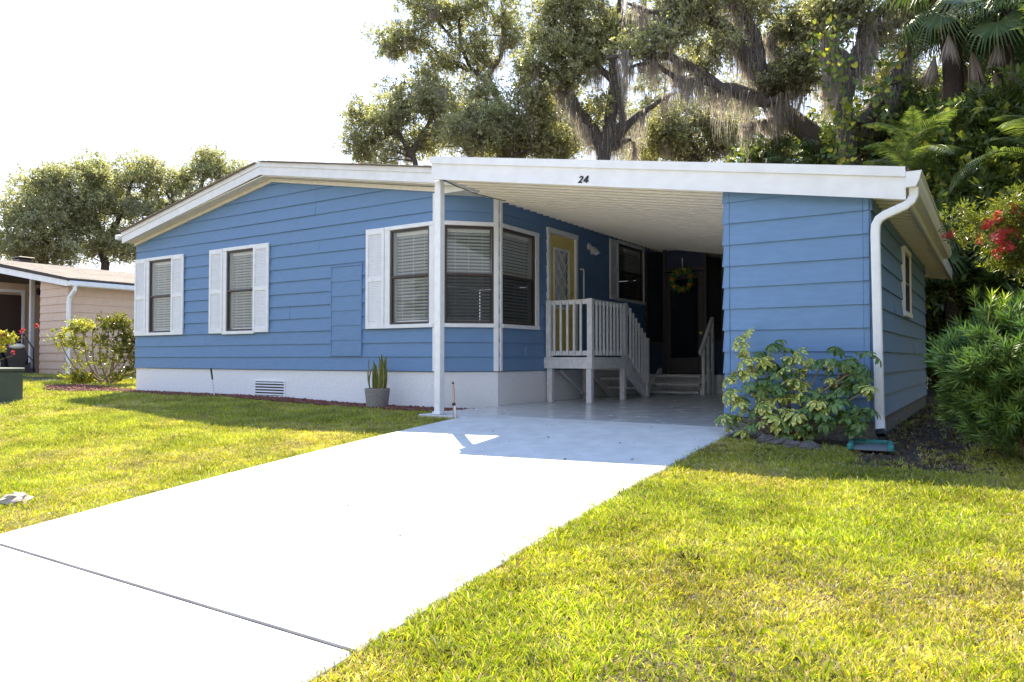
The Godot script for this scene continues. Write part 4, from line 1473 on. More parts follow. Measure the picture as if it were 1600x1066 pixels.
	grow("live_oak", "huge leaning live oak with long bare limbs draped in gray moss", tall,
		[[[foot(1345, 22)] + run_of([[1335, 310], [1300, 240], [1262, 205], [1225, 172], [1205, 150], [1190, 118], [1172, 90], [1150, 60], [1120, 30], [1080, 10], [1040, -10]], 22), 0.46, 0.10],
		[run_of([[1200, 158], [1165, 148], [1120, 132], [1090, 110], [1050, 92], [1000, 84], [950, 90]], 22), 0.19, 0.04],
		[run_of([[1185, 115], [1180, 60], [1160, 20], [1140, -30]], 22), 0.20, 0.08],
		[run_of([[1195, 162], [1230, 148], [1262, 125], [1300, 130]], 21.5), 0.10, 0.04],
		[run_of([[1110, 128], [1060, 122], [1020, 100], [985, 105]], 22), 0.10, 0.03],
		[run_of([[1230, 185], [1190, 190], [1160, 198]], 22), 0.08, 0.03],
		[run_of([[1190, 110], [1225, 92], [1200, 60], [1250, 20], [1290, -20]], 22), 0.10, 0.04],
		[run_of([[1080, 10], [1030, 20], [980, 5]], 22), 0.09, 0.03]],
		[px_blob(1100, 12, 22, 40, 24, 16, 6), px_blob(1130, 65, 22, 26, 22, 8, 6), px_blob(1180, 15, 22, 34, 24, 12, 6), px_blob(1040, 55, 22, 34, 22, 12, 6), px_blob(1060, 20, 22, 30, 18, 10, 6), px_blob(1232, 112, 21.5, 34, 24, 22, 7, 0.7), px_blob(1268, 40, 21.5, 30, 24, 18, 7, 0.7), px_blob(1000, 70, 22, 28, 16, 8, 5), px_blob(1110, 105, 22, 20, 14, 5, 5), px_blob(1230, 50, 22, 30, 24, 8, 6), px_blob(1100, -30, 22, 120, 30, 24, 6)],
		oak, 16, {"moss": [[0, 0.45, 1.0, 75, 1.2], [1, 0.1, 1.0, 75, 1.2], [2, 0.1, 1.0, 45, 1.6], [3, 0.1, 1.0, 45, 1.1], [4, 0.2, 1.0, 24, 1.0], [5, 0.1, 1.0, 26, 1.0], [6, 0.1, 1.0, 40, 1.4], [7, 0.1, 1.0, 24, 1.2]], "moss_mesh": moss, "drape": 110, "stout": 1.3})
	grow("live_oak", "moss-covered live oak with red-brown trunk rising among yellow vine leaves", tall,
		[[[foot(1330, 20)] + run_of([[1325, 250], [1322, 170], [1332, 110], [1345, 80], [1370, 45], [1420, 35], [1470, 20]], 20), 0.36, 0.08],
		[run_of([[1335, 105], [1300, 75], [1292, 30], [1280, -20]], 20), 0.18, 0.08],
		[run_of([[1350, 75], [1352, 40], [1385, 10], [1420, -20]], 20), 0.16, 0.06],
		[run_of([[1345, 200], [1385, 140], [1410, 100], [1428, 70]], 20), 0.22, 0.10]],
		[px_blob(1330, 15, 20, 44, 24, 16, 6), px_blob(1400, 60, 20, 34, 24, 10, 6), px_blob(1290, 20, 20, 34, 26, 14, 6, 0.8), px_blob(1440, 5, 20, 60, 24, 20, 6), px_blob(1400, 120, 20.5, 40, 30, 14, 6), px_blob(1360, -30, 20, 120, 30, 22, 6)],
		oak, 17, {"moss": [[0, 0.5, 1.0, 80, 1.3], [1, 0.0, 1.0, 70, 1.4], [2, 0.1, 1.0, 40, 1.2], [3, 0.4, 1.0, 24, 1.0]], "moss_mesh": moss, "drape": 110, "stout": 1.25})
	var deep = [["slender live oak with feathery crown farther back behind the gable end", 36.0, 730, [[700, 215, 44, 34, 22, 6], [745, 185, 36, 36, 18, 6], [720, 150, 40, 26, 14, 6], [760, 235, 40, 18, 12, 6]], 610],
		["pale live oak farther back between the round oak and the thick-trunked one", 35.0, 880, [[880, 190, 34, 36, 18, 6], [905, 225, 36, 24, 16, 6], [860, 150, 34, 26, 14, 6], [925, 190, 24, 30, 10, 6], [830, 90, 30, 30, 10, 5]], 620],
		["distant live oak seen under the long mossy limbs", 34.0, 1020, [[1010, 150, 34, 30, 14, 5], [985, 205, 30, 30, 14, 6], [1040, 120, 34, 24, 12, 5], [1090, 90, 40, 26, 12, 5], [1150, 140, 40, 30, 14, 5], [1010, 240, 50, 14, 12, 5]], 630],
		["distant live oak filling the sky behind the huge leaning one", 30.0, 1220, [[1210, 60, 40, 34, 18, 6], [1160, 180, 34, 26, 12, 6], [1270, 90, 40, 40, 20, 6], [1240, 215, 40, 26, 14, 6], [1300, 160, 30, 40, 16, 6], [1120, 40, 40, 30, 12, 5]], 640]]
	for q in deep:
		var limbs = [[[foot(q[2], q[1]), at_depth(q[2], 330, q[1]), at_depth(q[2] + 5, 240, q[1]), at_depth(q[3][0][0], q[3][0][1], q[1])], 0.26, 0.06]]
		var blobs = []
		for e in q[3]:
			limbs.append([[at_depth(q[2] + 5, 240, q[1]), at_depth((q[2] + e[0]) * 0.5 + 6, (225 + e[1]) * 0.5, q[1]), at_depth(e[0], e[1], q[1])], 0.10, 0.03])
			blobs.append(px_blob(e[0], e[1], q[1], e[2], e[3], e[4], e[5]))
		grow("live_oak", q[0], tall, limbs, blobs, oak, q[4], {"moss": [[0, 0.5, 1.0, 10, 1.0]], "moss_mesh": moss, "drape": 40})
	# oaks beyond the neighbouring roof
	var far = "trees beyond the neighbouring house"
	var big = []
	var gd = Color(0.14, 0.15, 0.075)
	var gp = Color(0.72, 0.68, 0.44)
	for k in 2:
		big.append(leaf_clump(120 + k, 56, 0.50, 0.15, 0.07, gd, gp))
	grow("broad_oak", "broad oak with layered gray-green crown at the edge of the neighbouring roof", far,
		[[[foot(60, 40)] + run_of([[62, 450], [70, 380], [60, 330], [40, 300]], 40), 0.4, 0.1], [run_of([[70, 380], [100, 330], [110, 290]], 40), 0.2, 0.06]],
		[px_blob(60, 300, 40, 50, 26, 34, 7), px_blob(30, 345, 40, 46, 34, 30, 7), px_blob(90, 345, 40, 46, 40, 36, 7), px_blob(20, 390, 40, 50, 26, 26, 7), px_blob(80, 395, 40, 60, 24, 30, 7), px_blob(90, 275, 40, 22, 14, 10, 6)], big, 21, {"spread": 0.32, "fill": 0.58})
	grow("broad_oak", "tallest rounded oak with forked limbs beyond the neighbouring roof", far,
		[[[foot(165, 42)] + run_of([[165, 450], [160, 390], [150, 340], [140, 295]], 42), 0.42, 0.1], [run_of([[160, 390], [190, 330], [205, 285]], 42), 0.22, 0.06], [run_of([[150, 350], [120, 320], [110, 300]], 42), 0.12, 0.05]],
		[px_blob(145, 275, 42, 38, 28, 30, 7), px_blob(205, 275, 42, 34, 32, 30, 7), px_blob(120, 320, 42, 40, 32, 28, 7), px_blob(180, 325, 42, 50, 34, 36, 7), px_blob(150, 375, 42, 60, 34, 36, 7), px_blob(235, 340, 42, 36, 44, 28, 7), px_blob(215, 385, 42, 40, 30, 24, 7)], big, 22, {"spread": 0.32, "fill": 0.58})
	grow("broad_oak", "olive-leaved oak rising behind the low end of the gable", far,
		[[[foot(300, 44)] + run_of([[300, 450], [298, 370], [310, 310], [322, 265]], 44), 0.38, 0.08], [run_of([[298, 350], [265, 310], [250, 290]], 44), 0.16, 0.05], [run_of([[310, 310], [345, 285], [385, 268]], 44), 0.10, 0.03]],
		[px_blob(320, 258, 44, 34, 20, 22, 6), px_blob(285, 285, 44, 34, 24, 22, 6), px_blob(345, 272, 44, 30, 18, 15, 6), px_blob(300, 325, 44, 60, 34, 32, 6), px_blob(255, 310, 44, 30, 34, 20, 6), px_blob(390, 268, 44, 20, 10, 6, 4), px_blob(350, 320, 44, 60, 30, 24, 6), px_blob(260, 370, 44, 60, 40, 26, 6)], big, 23, {"spread": 0.32, "fill": 0.58})
	# oaks over the road, mirrored in the windows
	var over = "oaks over the road"
	var over_notes = ["broad oak across the road behind the cream house", "tall oak across the road between the white and cream houses", "round oak across the road beyond the peach house", "wide oak far down the road past the cream house", "oak across the road behind the white house"]
	var n = 0
	for q in [[-20.0, 31.0, 31], [-9.0, 32.0, 32], [15.0, 31.0, 33], [-33.0, 30.0, 34], [3.0, 33.0, 35]]:
		var b = Vector3(q[0], ground_y(q[0], q[1]), q[1])
		n += 1
		grow("street_oak", over_notes[n - 1], over,
			[[[b, b + Vector3(0.1, 2.2, 0), b + Vector3(0.3, 4.5, 0.2), b + Vector3(0.2, 8.0, 0)], 0.35, 0.08], [[b + Vector3(0.2, 3.2, 0.1), b + Vector3(-1.5, 5.0, 0.5), b + Vector3(-2.6, 5.8, 0)], 0.15, 0.04], [[b + Vector3(0.2, 3.0, 0.1), b + Vector3(1.6, 4.6, -0.5), b + Vector3(2.8, 5.6, 0)], 0.15, 0.04]],
			[[b + Vector3(0, 8.4, 0), Vector3(4.6, 2.4, 3.0), 70, 6, 0.7], [b + Vector3(-3.4, 6.0, 0), Vector3(2.8, 2.2, 2.2), 46, 6, 0.7], [b + Vector3(3.4, 6.0, 0), Vector3(2.8, 2.2, 2.2), 46, 6, 0.7]], big, q[2], {"spread": 0.6, "scale": 1.6, "fill": 1.0})

# ---------------------------------------------------------------- shrubs, palms and vines
func whorl(seed_, count, long, wide, rim, heart, droop):     # one compound leaf: leaflets round a stalk end
	var s = Shape.new()
	rng.seed = seed_
	for i in count:
		var a = TAU * (i + rng.randf_range(-0.2, 0.2)) / count
		var out = Vector3(cos(a), -droop * rng.randf_range(0.6, 1.3), sin(a)).normalized()
		var l = long * rng.randf_range(0.8, 1.15)
		var side = out.cross(Vector3.UP).normalized() * wide * 0.5
		var n = side.cross(out).normalized()
		if n.y < 0:
			n = -n
		var p = [out * 0.015, out * l * 0.4 + n * l * 0.07, out * l * 0.75 + n * l * 0.06, out * l - n * l * 0.02]
		var w = [0.25, 0.9, 1.0, 0.12]
		for k in 3:
			for q in [-1.0, 1.0]:
				var e0 = p[k] + side * w[k] * q + n * wide * 0.10
				var e1 = p[k + 1] + side * w[k + 1] * q + n * wide * 0.10
				s.col = rim if rng.randf() < 0.72 else heart
				s.flat(p[k], e0, e1, n)
				s.col = heart
				s.flat(p[k], e1, p[k + 1], n)
	return s.mesh(M.thick_leaf)

func build_schefflera():
	var o = thing("schefflera_shrub", "yellow-and-green variegated shrub with whorled leaves against the blue shed front", "shrub", Vector3(-1.50, -0.03, -6.86))
	var cream = Color(0.80, 0.72, 0.20)
	var green = Color(0.16, 0.25, 0.06)
	var deep = Color(0.07, 0.14, 0.04)
	var lime = Color(0.34, 0.40, 0.08)
	var pale = [whorl(1, 8, 0.115, 0.036, cream, green, 0.8), whorl(2, 7, 0.105, 0.033, cream, lime, 1.1), whorl(3, 9, 0.108, 0.034, cream, lime, 0.5)]
	var dark = [whorl(4, 8, 0.105, 0.040, green, deep, 0.9), whorl(5, 7, 0.100, 0.042, deep, green, 0.6)]
	# stems: tip pixel x, y, lean towards us, share of pale leaves
	var tips = [[1158, 540, 0.0, 0.9], [1148, 580, 0.1, 0.9], [1140, 620, 0.15, 0.9], [1145, 655, 0.2, 0.9], [1175, 560, 0.05, 0.7], [1190, 575, 0.0, 0.1], [1205, 560, -0.02, 0.1], [1225, 535, -0.05, 0.05], [1238, 558, 0.05, 0.95], [1258, 570, 0.08, 0.9], [1250, 590, 0.1, 0.7], [1215, 610, 0.2, 0.4], [1235, 640, 0.25, 0.9], [1190, 640, 0.25, 0.8], [1165, 640, 0.22, 0.9], [1205, 660, 0.3, 0.7], [1262, 620, 0.2, 0.9], [1280, 625, 0.18, 0.7], [1255, 665, 0.3, 0.6], [1290, 560, 0.0, 0.05], [1320, 565, 0.0, 0.02], [1350, 555, 0.0, 0.02], [1335, 580, 0.05, 0.1], [1300, 595, 0.05, 0.3], [1320, 600, 0.05, 0.05], [1300, 620, 0.1, 0.02], [1355, 610, 0.1, 0.25], [1345, 645, 0.12, 0.1], [1340, 665, 0.15, 0.0], [1285, 660, 0.25, 0.05], [1310, 650, 0.1, 0.05], [1180, 605, 0.15, 0.4], [1220, 580, 0.08, 0.2], [1270, 645, 0.25, 0.3], [1225, 680, 0.3, 0.3], [1265, 685, 0.3, 0.1]]
	rng.seed = 8
	for t in tips:
		var tip = at_z(t[0], t[1], -6.84 + t[2] * 0.9)
		var root = Vector3(lerpf(-1.55, tip.x, 0.12) + rng.randfn() * 0.06, -0.05, -6.86 + rng.randfn() * 0.04)
		var run = curve([root, root.lerp(tip, 0.5) + Vector3(rng.randfn() * 0.04, 0.05, rng.randfn() * 0.03), tip], 6)
		var s = Shape.new()
		var own = []
		for p in run:
			own.append(p - o.position)
		s.tube(own, [0.013, 0.012, 0.011, 0.009, 0.008, 0.006, 0.005], 6)
		part(o, "stem", s, M.twig)
		for k in rng.randi_range(4, 6):
			var p = run[6 if k < 4 else rng.randi_range(4, 6)] + Vector3(rng.randfn(), rng.randfn() * 0.8 + (0.3 if k < 2 else 0.0), rng.randfn() * 0.8) * (0.03 if k == 0 else 0.07)
			p.z = clampf(p.z, -7.06, -6.4)
			var out = (Vector3(p.x - root.x, 0.75 + rng.randf() * 0.5, (p.z + 6.95) * 1.2 + 0.1) + Vector3(rng.randfn(), rng.randfn() * 0.5, rng.randfn()) * 0.35).normalized()
			var b = Basis(Quaternion(Vector3.UP, out)) * Basis(Vector3.UP, rng.randf() * TAU)
			var g = rng.randf_range(0.6, 1.25)
			var m = pale[rng.randi() % 3] if rng.randf() < t[3] else dark[rng.randi() % 2]
			var l = part(o, "leaf", m, M.thick_leaf, Transform3D(b.scaled(Vector3(g, g, g)), p - o.position))
			l.material_override = null

func build_podocarpus():
	var s = Shape.new()
	rng.seed = 3
	for i in 26:                       # a shoot: narrow leaves round a short twig, pointing up and out
		var f = i / 26.0
		var a = i * 2.4
		var out = Vector3(cos(a), 0.45 + 0.9 * f, sin(a)).normalized()
		var p = Vector3(0, 0.10 * f, 0)
		s.col = Color(0.06, 0.13, 0.035).lerp(Color(0.18, 0.29, 0.05), pow(f, 1.5) * rng.randf_range(0.7, 1.2))
		s.leaf(p, p + out * rng.randf_range(0.062, 0.105), 0.0100, Vector3.UP + out * 0.2, 0.1)
	s.col = Color(0.10, 0.13, 0.03)
	s.tube([Vector3(0, -0.10, 0), Vector3(0, 0.10, 0)], 0.004, 4, false)
	var shoot = s.mesh(M.thick_leaf)
	var where = Vector3(0.25, ground_y(0.25, -6.5), -6.48)
	var o = thing("podocarpus_shrub", "dense dark green shrub with narrow strap leaves beside the shed", "shrub", where)
	rng.seed = 41
	var spots = []
	var cols = []
	var stems = Shape.new()
	for i in 9:
		var a = TAU * i / 9.0
		var tip = Vector3(cos(a) * 0.42, rng.randf_range(0.75, 1.15), sin(a) * 0.38)
		stems.tube(curve([Vector3(cos(a) * 0.06, -0.03, sin(a) * 0.06), tip * Vector3(0.45, 0.5, 0.45), tip], 6), [0.017, 0.016, 0.014, 0.012, 0.01, 0.008, 0.005], 6)
	part(o, "trunk", stems, M.twig)
	for i in 1700:
		var d = Vector3(rng.randfn(), rng.randfn(), rng.randfn()).normalized() * pow(rng.randf(), 0.28)
		var p = Vector3(d.x * 0.58, 0.58 + d.y * 0.54, d.z * 0.56)
		if p.y < 0.25 and d.length() > 0.5 and rng.randf() < 0.5:
			continue
		p += Vector3(sin(p.y * 9.0 + p.x * 5.0), 0, cos(p.y * 8.0)) * 0.05
		var out = (Vector3(d.x, d.y * 0.5 + 0.65, d.z) + Vector3(rng.randfn(), rng.randfn(), rng.randfn()) * 0.3).normalized()
		var g = rng.randf_range(0.8, 1.25)
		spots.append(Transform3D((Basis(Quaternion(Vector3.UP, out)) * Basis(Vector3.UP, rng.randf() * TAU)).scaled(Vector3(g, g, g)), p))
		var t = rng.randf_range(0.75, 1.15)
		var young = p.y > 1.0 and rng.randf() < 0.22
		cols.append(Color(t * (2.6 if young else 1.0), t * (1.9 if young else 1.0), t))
	for i in 26:                       # a few leader shoots above the rest
		var p = Vector3(rng.randf_range(-0.45, 0.55), rng.randf_range(1.02, 1.2), rng.randf_range(-0.3, 0.3))
		spots.append(Transform3D(Basis(Vector3.UP, rng.randf() * TAU) * Basis(Vector3.RIGHT, rng.randfn() * 0.25), p))
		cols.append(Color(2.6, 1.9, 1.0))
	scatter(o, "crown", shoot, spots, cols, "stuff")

func build_bottlebrush():
	var clumps = [leaf_clump(61, 46, 0.13, 0.065, 0.013, Color(0.10, 0.14, 0.03), Color(0.26, 0.28, 0.06), 0.6), leaf_clump(62, 46, 0.13, 0.07, 0.014, Color(0.10, 0.14, 0.03), Color(0.30, 0.28, 0.06), 0.6)]
	var m = 8.2
	var base = foot(1690, m)
	var o = grow("bottlebrush_tree", "bottlebrush tree with red brush flowers and yellow-green leaves right of the shed", "",
		[[[base, at_depth(1680, 520, m), at_depth(1665, 430, m), at_depth(1640, 380, m)], 0.07, 0.03], [[at_depth(1668, 440, m), at_depth(1620, 380, m), at_depth(1570, 350, m), at_depth(1535, 358, m)], 0.025, 0.006], [[at_depth(1665, 430, m), at_depth(1640, 340, m), at_depth(1610, 280, m)], 0.03, 0.008], [[at_depth(1570, 352, m), at_depth(1545, 372, m), at_depth(1495, 370, m)], 0.008, 0.004], [[at_depth(1535, 358, m), at_depth(1510, 338, m), at_depth(1496, 326, m)], 0.006, 0.003]],
		[px_blob(1590, 335, m, 26, 34, 22, 4), px_blob(1600, 390, m, 34, 34, 28, 4), px_blob(1575, 395, m, 24, 24, 14, 3), px_blob(1650, 340, m, 40, 60, 40, 4), px_blob(1545, 350, m, 26, 14, 10, 2), px_blob(1505, 332, m, 14, 10, 5, 2), px_blob(1512, 372, m, 18, 8, 5, 2), px_blob(1660, 420, m, 40, 40, 26, 4)],
		clumps, 51, {"spread": 0.06, "bark": M.twig})
	rng.seed = 19
	var spike = Shape.new()
	for i in 210:
		var a = rng.randf() * TAU
		var y = rng.randf_range(-0.06, 0.06)
		var out = Vector3(cos(a), rng.randf_range(0.0, 0.5), sin(a))
		spike.col = Color(0.86, 0.05, 0.10).lerp(Color(1.0, 0.25, 0.30), rng.randf())
		spike.leaf(Vector3(0, y, 0), Vector3(0, y, 0) + out.normalized() * rng.randf_range(0.045, 0.068), 0.0060, Vector3.UP, 0.0)
	var sm = spike.mesh(M.petal)
	for q in [[1584, 329], [1560, 340], [1546, 350], [1540, 352], [1532, 374], [1566, 362], [1562, 374], [1557, 373], [1588, 366], [1567, 386], [1558, 398], [1580, 386], [1482, 368], [1600, 340], [1592, 372], [1615, 360]]:
		var p = at_depth(q[0], q[1], m - 0.12)
		var f = part(o, "flower", sm, M.petal, Transform3D(Basis.from_euler(Vector3(rng.randfn() * 0.7, rng.randf() * TAU, rng.randfn() * 0.7)), p - o.position))
		f.material_override = null

func build_front_shrubs():
	# open multi-stemmed shrub at the far end of the bed
	var m = 16.9
	var clumps = [leaf_clump(71, 34, 0.12, 0.062, 0.034, Color(0.16, 0.18, 0.04), Color(0.60, 0.52, 0.09), 0.5), leaf_clump(72, 34, 0.12, 0.058, 0.03, Color(0.11, 0.14, 0.04), Color(0.42, 0.39, 0.09), 0.5)]
	var b = at_depth(165, 613, m)
	b.y = ground_y(b.x, b.z)
	var limbs = []
	rng.seed = 62
	for q in [[92, 530, 118, 575], [110, 515, 125, 570], [128, 505, 138, 568], [145, 508, 146, 565], [160, 512, 156, 562], [172, 500, 166, 560], [188, 502, 178, 562], [203, 512, 186, 565], [218, 528, 192, 572], [214, 555, 190, 588], [205, 575, 185, 596], [100, 560, 122, 588], [98, 588, 125, 600], [135, 545, 145, 585], [180, 540, 172, 585]]:
		limbs.append([[b + Vector3(rng.randfn() * 0.09, 0, rng.randfn() * 0.09), at_depth(q[2], q[3], m + rng.randfn() * 0.15), at_depth(q[0], q[1], m + rng.randfn() * 0.3)], 0.022, 0.006])
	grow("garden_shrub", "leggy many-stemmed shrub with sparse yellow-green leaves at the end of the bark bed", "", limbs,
		[px_blob(125, 510, m, 32, 13, 22, 3, 1.3), px_blob(103, 532, m, 20, 18, 12, 3, 1.3), px_blob(140, 532, m, 28, 22, 13, 2, 1.1), px_blob(180, 505, m, 28, 14, 20, 4, 0.7), px_blob(210, 522, m, 16, 18, 16, 4, 0.6), px_blob(205, 550, m, 18, 18, 14, 4, 0.6), px_blob(182, 540, m, 24, 26, 14, 3, 0.65), px_blob(104, 588, m, 14, 8, 6, 2, 1.2), px_blob(195, 580, m, 14, 14, 8, 3, 0.7), px_blob(125, 562, m, 22, 16, 6, 2, 1.2), px_blob(165, 565, m, 24, 18, 6, 2, 0.9)],  # last numbers tint the leaves: sunlit left half painted paler, shaded right darker
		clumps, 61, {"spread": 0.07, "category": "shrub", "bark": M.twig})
	var b2 = at_depth(128, 617, m - 0.2)
	b2.y = ground_y(b2.x, b2.z)
	grow("ground_plant", "small low bright green plant in the bark bed below the leggy shrub", "", [[[b2, b2 + Vector3(0, 0.1, 0), b2 + Vector3(0.02, 0.18, 0)], 0.012, 0.006]],
		[[b2 + Vector3(0, 0.14, 0), Vector3(0.20, 0.10, 0.16), 16, 3, 1.0]], [clumps[0]], 63, {"spread": 0.05, "category": "plant", "bark": M.green_stem})
	# red-flowered branch at the edge by the green box
	var m2 = 14.2
	var b3 = at_depth(-30, 600, m2)
	b3.y = ground_y(b3.x, b3.z)
	var o = grow("flowering_shrub", "yellow-leaved shrub with pink-red flowers behind the green utility box", "",
		[[[b3, at_depth(-20, 560, m2), at_depth(5, 530, m2)], 0.02, 0.006], [[at_depth(-15, 555, m2), at_depth(25, 535, m2), at_depth(60, 510, m2)], 0.01, 0.004], [[b3, at_depth(-10, 570, m2), at_depth(20, 556, m2)], 0.01, 0.004]],
		[px_blob(6, 526, m2, 12, 9, 8, 2, 1.2), px_blob(-24, 530, m2, 20, 24, 14, 3, 1.2)] , [clumps[0]], 65, {"spread": 0.05, "category": "shrub", "bark": M.twig})
	rng.seed = 14
	var s = Shape.new()
	for i in 26:
		var d = Vector3(rng.randfn(), rng.randfn(), rng.randfn()).normalized()
		s.col = Color(0.62, 0.05, 0.08).lerp(Color(0.75, 0.16, 0.14), rng.randf())
		s.leaf(Vector3.ZERO, d * 0.048, 0.04, Vector3.UP, 0.2)
	var fm = s.mesh(M.petal)
	for q in [[6, 523], [33, 519], [36, 516], [57, 509], [20, 551]]:
		var f = part(o, "flower", fm, M.petal, Transform3D(Basis(Vector3.UP, rng.randf() * TAU), at_depth(q[0], q[1], m2 - 0.08) - o.position))
		f.material_override = null

func fan_frond(seed_, dead):
	var s = Shape.new()
	rng.seed = seed_
	var stalk = [Vector3.ZERO, Vector3(0, -0.05, 0.22), Vector3(0, -0.4, 0.36)] if dead else [Vector3.ZERO, Vector3(0, 0.25, 0.35), Vector3(0, 0.35, 0.75)]
	s.col = Color(0.20, 0.16, 0.08) if dead else Color(0.15, 0.19, 0.05)
	s.tube(stalk, [0.022, 0.016, 0.012], 5)
	var hub = stalk[2]
	for i in 38:
		var a = lerpf(-2.4, 2.4, i / 37.0)
		var out = Vector3(sin(a), 0.10 - absf(a) * 0.06, cos(a)).normalized()
		if dead:
			out = Vector3(sin(a) * 0.35, -1.0 - rng.randf() * 0.4, cos(a) * 0.3 + 0.1).normalized()
		var l = rng.randf_range(0.62, 0.85)
		var mid = hub + out * l * 0.55
		var tip = mid + (out + Vector3(0, -1.5 if not dead else -0.5, 0)).normalized() * l * 0.55
		s.col = (Color(0.34, 0.27, 0.20) if dead else Color(0.06, 0.11, 0.045)).lerp(Color(0.24, 0.18, 0.13) if dead else Color(0.15, 0.20, 0.08), rng.randf())
		var side = out.cross(Vector3.UP).normalized() * 0.019
		if dead:
			side = Vector3(cos(a), 0, -sin(a)) * 0.015
		s.quad(hub - side * 0.5, hub + side * 0.5, mid + side, mid - side, Vector3.UP)
		s.flat(mid - side, mid + side, tip, Vector3.UP)
	return s.mesh(M.dead_leaf if dead else M.thick_leaf)
func feather_frond(seed_, long, dead = false):
	var s = Shape.new()
	rng.seed = seed_
	var n = 26
	var p = Vector3.ZERO
	var rach = [p]
	var dirs = []
	for i in n:
		var e = lerpf(1.25, -0.75, pow(i / float(n), 1.15))
		var d = Vector3(0, sin(e), cos(e))
		dirs.append(d)
		p += d * long / n
		rach.append(p)
	s.col = Color(0.20, 0.22, 0.06)
	var rad = []
	for i in n + 1:
		rad.append(lerpf(0.018, 0.004, i / float(n)))
	s.tube(rach, rad, 5)
	for i in range(4, n):
		var f = i / float(n)
		for k in 2:
			for q in [-1.0, 1.0]:
				var o = rach[i].lerp(rach[i + 1], k * 0.5)
				var l = long * 0.26 * sin(PI * clampf(f * 0.85 + 0.12, 0.0, 1.0)) * rng.randf_range(0.9, 1.1)
				var t = (Vector3(q, 0, 0) * 0.85 + dirs[i] * 0.55 + Vector3(0, 0.10 - 0.25 * f, 0)).normalized()
				s.col = (Color(0.32, 0.28, 0.18) if dead else Color(0.08, 0.13, 0.04)).lerp(Color(0.22, 0.17, 0.10) if dead else Color(0.22, 0.26, 0.08), rng.randf())
				var mid = o + t * l * 0.55
				var tip = mid + (t + Vector3(0, -0.45, 0)).normalized() * l * 0.45
				var side = dirs[i] * 0.016
				s.quad(o - side * 0.5, o + side * 0.5, mid + side, mid - side, Vector3.UP)
				s.flat(mid - side, mid + side, tip, Vector3.UP)
	return s.mesh(M.dead_leaf if dead else M.leaf)

func palm(called, label, group, base, top, thick, fronds, skirts, gm, dm, size, seed_, pitch = 0.0):
	var o = thing(called, label, "palm", base, 0.0, group)
	var s = Shape.new()
	s.tube(curve([Vector3.ZERO, (top - base) * 0.5 + Vector3(0.1, 0, 0), top - base], 10), thick, 10)
	part(o, "trunk", s, M.palm_bark)
	rng.seed = seed_
	for i in fronds:
		var b = Basis(Vector3.UP, TAU * i * 0.382 + rng.randfn() * 0.15) * Basis(Vector3.RIGHT, pitch + lerpf(-0.7, 0.75, i / float(maxi(fronds - 1, 1))) + rng.randfn() * 0.1)
		var g = size * rng.randf_range(0.85, 1.15)
		var f = part(o, "frond", gm, M.leaf, Transform3D(b.scaled(Vector3(g, g, g)), top - base))
		f.material_override = null
	for i in skirts:
		var b = Basis(Vector3.UP, TAU * i * 0.382 + rng.randfn() * 0.2) * Basis(Vector3.RIGHT, rng.randfn() * 0.15)
		var g = size * rng.randf_range(0.9, 1.3)
		var f = part(o, "dead_frond", dm, M.dead_leaf, Transform3D(b.scaled(Vector3(g, g, g)), top - base + Vector3(0, -0.45 - 0.085 * i, 0)))
		f.material_override = null

